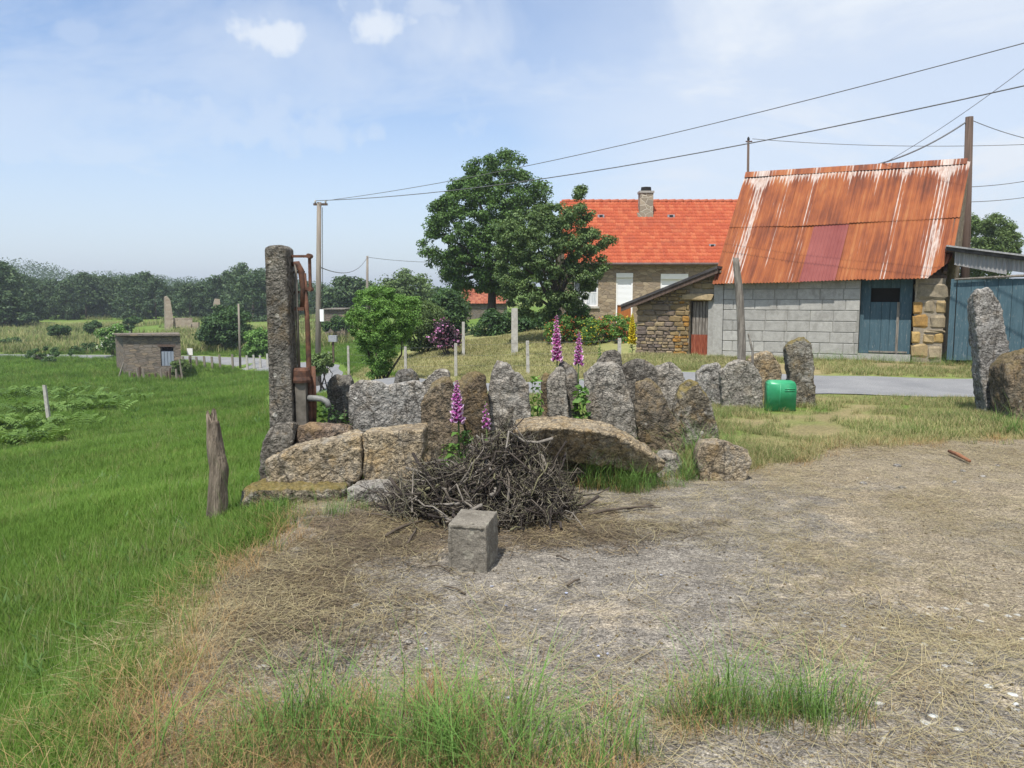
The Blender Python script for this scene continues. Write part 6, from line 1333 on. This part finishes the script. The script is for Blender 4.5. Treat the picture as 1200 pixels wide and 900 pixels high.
    for px, n in ((300, 12), (360, 14), (420, 16), (470, 14), (520, 16), (570, 15), (620, 13), (680, 9), (720, 7), (240, 6)): clump(px, 878 + r.uniform(-14, 40), int(n * 1.1), .15, .85)
    for px, py, n in ((790, 842, 9), (900, 838, 24), (945, 842, 20), (865, 836, 14), (975, 838, 8), (830, 845, 8), (330, 860, 8), (400, 850, 6), (560, 845, 8), (640, 850, 5)): clump(px, py, n + 1, .09, .66)
    for px, py, n, sc in ((700, 572, 16, .95), (735, 576, 18, .85), (765, 572, 12, .55), (820, 545, 18, 1.05), (806, 562, 14, .75), (795, 570, 8, .4), (860, 522, 6, .6), (350, 606, 10, .45), (385, 604, 12, .5), (320, 606, 8, .4), (410, 600, 8, .45), (1190, 510, 12, .8), (1165, 500, 9, .8), (1150, 495, 6, .6), (850, 490, 9, .6), (836, 500, 8, .6), (960, 485, 6, .5), (890, 486, 6, .5), (790, 480, 6, .9), (255, 612, 6, .4)): clump(px, py, n, .07, sc)
    yy = r.uniform(1.9, 6.2, 260); xx = edge_x(yy) - r.normal(.10, .2, 260); P.extend(zip(xx, yy)); S.extend(r.uniform(.2, .55, 260))
    ss = r.uniform(2.0, 6, 130); q = [Fp(a, -.05 - abs(r.normal(0, .15)), 0) for a in ss]; P.extend((v.x, v.y) for v in q); S.extend(r.uniform(.4, .85, 130))
    A = np.array(P); scatter('tall_grass', 'tall seeding grass tufts around the yard and stones', 'grass', vs, with_z(A[:, 0], A[:, 1]), np.array(S), .15, 8)
    vs = [tuft('seed_stalk', 'tall_blade', 3, .4, .75, .05, .0022, .35, 60 + s, 5) for s in range(3)]; P = []
    for px in (435, 470, 505, 545, 590, 600, 640, 648, 660, 700, 380, 250, 210, 760, 790): q = ray(px, 872 + r.uniform(-8, 30)); q = q * (-CAM_H / q.z); P.append((q.x, q.y))
    yy = r.uniform(2, 6, 60); P.extend(zip(edge_x(yy) + r.normal(-.05, .15, 60), yy)); A = np.array(P); scatter('seed_stalks', 'thin upright grass stalks rising from the front tufts', 'grass', vs, with_z(A[:, 0], A[:, 1]), r.uniform(.45, .95, len(A)), .1, 9)
    # straw and litter lying on the yard
    vs = [tuft('straw_litter', 'straw_blade', 14, .04, .28, .24, .0018, 0, 70 + s, 4, True) for s in range(6)]
    x, y = wedge(26000, 2.2, 9.6, .9, 0, 1300, 11); am = straw_amount(x, y) + .55 * litter_amount(x, y) + .35 * np.clip((-.2 - x) / .8, 0, 1) + .35 * np.clip(3.2 - y, 0, .9) * (x < 1.3) + .10; k = (yard_mask(x, y) > .25) & (r.random(len(x)) < am * (.02 + 1.5 * np.clip(fbm(x, y, 1.3, 71) - .26, 0, 1) ** 1.1))
    x, y = x[k], y[k]; scatter('straw_litter', 'dry mown straw scattered over the concrete yard', 'straw', vs, with_z(x, y, .006), r.uniform(.5, 1.15, len(x)), .03, 12)
    vs = [tuft('dark_litter', 'dark_litter', 16, .03, .16, .14, .0035, 0, 80 + s, 3, True) for s in range(4)]
    x, y = wedge(9000, 2.6, 8, .9, 250, 900, 13); k = (yard_mask(x, y) > .35) & (r.random(len(x)) < litter_amount(x, y) * (1.9 * fbm(x, y, 1.4, 91) - .3)); x, y = x[k], y[k]; scatter('twig_litter', 'dark crumbled twigs and leaf litter around the brush pile', 'litter', vs, with_z(x, y, .007), r.uniform(.5, 1.1, len(x)), .03, 14)
    def grit(seed, mat):
        me = lump_mesh('grit', 400 + seed, mat, bev=.3, amp=.2); return bpy.data.objects.new('grit', me)
    x, y = wedge(20000, 2.2, 8.5, .9, 60, 1290, 17); k = (yard_mask(x, y) > .5) & (fbm(x, y, 2.1, 99) + r.normal(0, .1, len(x)) > .5); x, y = x[k], y[k]
    scatter('grit', 'fine grit and crumbs of stone on the concrete yard', 'grit', [grit(0, 'granite_pale'), grit(1, 'granite_grey'), grit(2, 'granite_tan'), grit(3, 'granite_brown')], with_z(x, y, .006), .004 + .010 * r.random(len(x)) ** 3, .6, 18)
    # matted dry grass at the slab edge and the near front
    vs = [tuft('dry_mat', 'orange_straw', 34, .06, .22, .14, .0028, 1.5, 90 + s, 4) for s in range(4)]
    x, y = wedge(5200, 2.1, 8.8, .8, -50, 1250, 15); e = np.exp(-((x - edge_x(y) - .12) / .2) ** 2) * (y < 6) * .75 + 1.1 * np.clip(3.15 - y, 0, .5) * 2 * (fbm(x, y, 1.5, 81) > .45) * (x < .95) + .35 * np.exp(-((yard_mask(x, y) - .5) / .2) ** 2) * (x > 2); k = r.random(len(x)) < e; x, y = x[k], y[k]; scatter('dry_grass_mat', 'matted orange dry grass along the yard edges', 'dry grass', vs, with_z(x, y), r.uniform(.45, .9, len(x)), .2, 16)
build_grass()
def build_bits():
    r = random.Random(21); MBp = []
    for i in range(16):                    # little pale plastic flakes on the yard
        px, py = r.gauss(600, 130), r.gauss(720, 40)
        q = ray(px, py); q = q * (-CAM_H / q.z); s = r.uniform(.005, .011); z = g1(q.x, q.y) + .012; a = r.uniform(0, 3.1)
        pts = [Vector((q.x + s * math.cos(a + t) * r.uniform(.7, 1.3), q.y + s * math.sin(a + t) * r.uniform(.7, 1.3), z + r.uniform(0, .004))) for t in (0, 1.3, 2.6, 3.9, 5.2)]
        k = MB(); k.v = [tuple(p) for p in pts] + [tuple(p - Vector((0, 0, .003))) for p in pts]; k.f = [(0, 1, 2, 3, 4), (9, 8, 7, 6, 5)] + [(j, j + 5, (j + 1) % 5 + 5, (j + 1) % 5) for j in range(5)]
        tag(k.build('plastic_flake', 'dead_plastic'), 'tiny pale flake of plastic lying on the yard', 'flake', 'flakes strewn on the yard')
    spots = [(r.uniform(290, 520), r.uniform(690, 800)) for _ in range(9)] + [(r.uniform(1000, 1190), r.uniform(545, 590)) for _ in range(8)]
    for i, (px, py) in enumerate(spots):
        q = ray(px, py); q = q * (-CAM_H / q.z); s = r.uniform(.02, .045); me = lump_mesh('pebble', 300 + i, 'granite_pale', bev=.28, amp=.18); o = bpy.data.objects.new('pebble', me); COL.objects.link(o); o.location = (q.x, q.y, g1(q.x, q.y) + s * .25); o.scale = (s * 1.4, s, s * .8); o.rotation_euler = (0, 0, r.uniform(0, 6))
        tag(o, 'small pale pebble on the yard ' + ('near the meadow edge' if px < 600 else 'near the gatepost stone'), 'pebble', 'pebbles on the yard')
build_bits()

# ------------------------------------------------------------------ the faint summer haze over the valley
def build_haze():
    m = bpy.data.materials.new('haze_air'); m.use_nodes = True; nt = m.node_tree; nt.nodes.clear(); o = nt.nodes.new('ShaderNodeOutputMaterial'); v = nt.nodes.new('ShaderNodeVolumePrincipled')
    v.inputs['Color'].default_value = (.86, .92, 1.0, 1); v.inputs['Density'].default_value = .00065; v.inputs['Anisotropy'].default_value = .3; nt.links.new(v.outputs[0], o.inputs['Volume']); M['haze_air'] = m
    tag(MB().box(-1600, 1600, -800, 2700, -12, 45).build('haze', 'haze_air', None, base=(0, 0, -12)), 'thin pale summer haze filling the valley air', 'haze', kind='stuff')
build_haze()
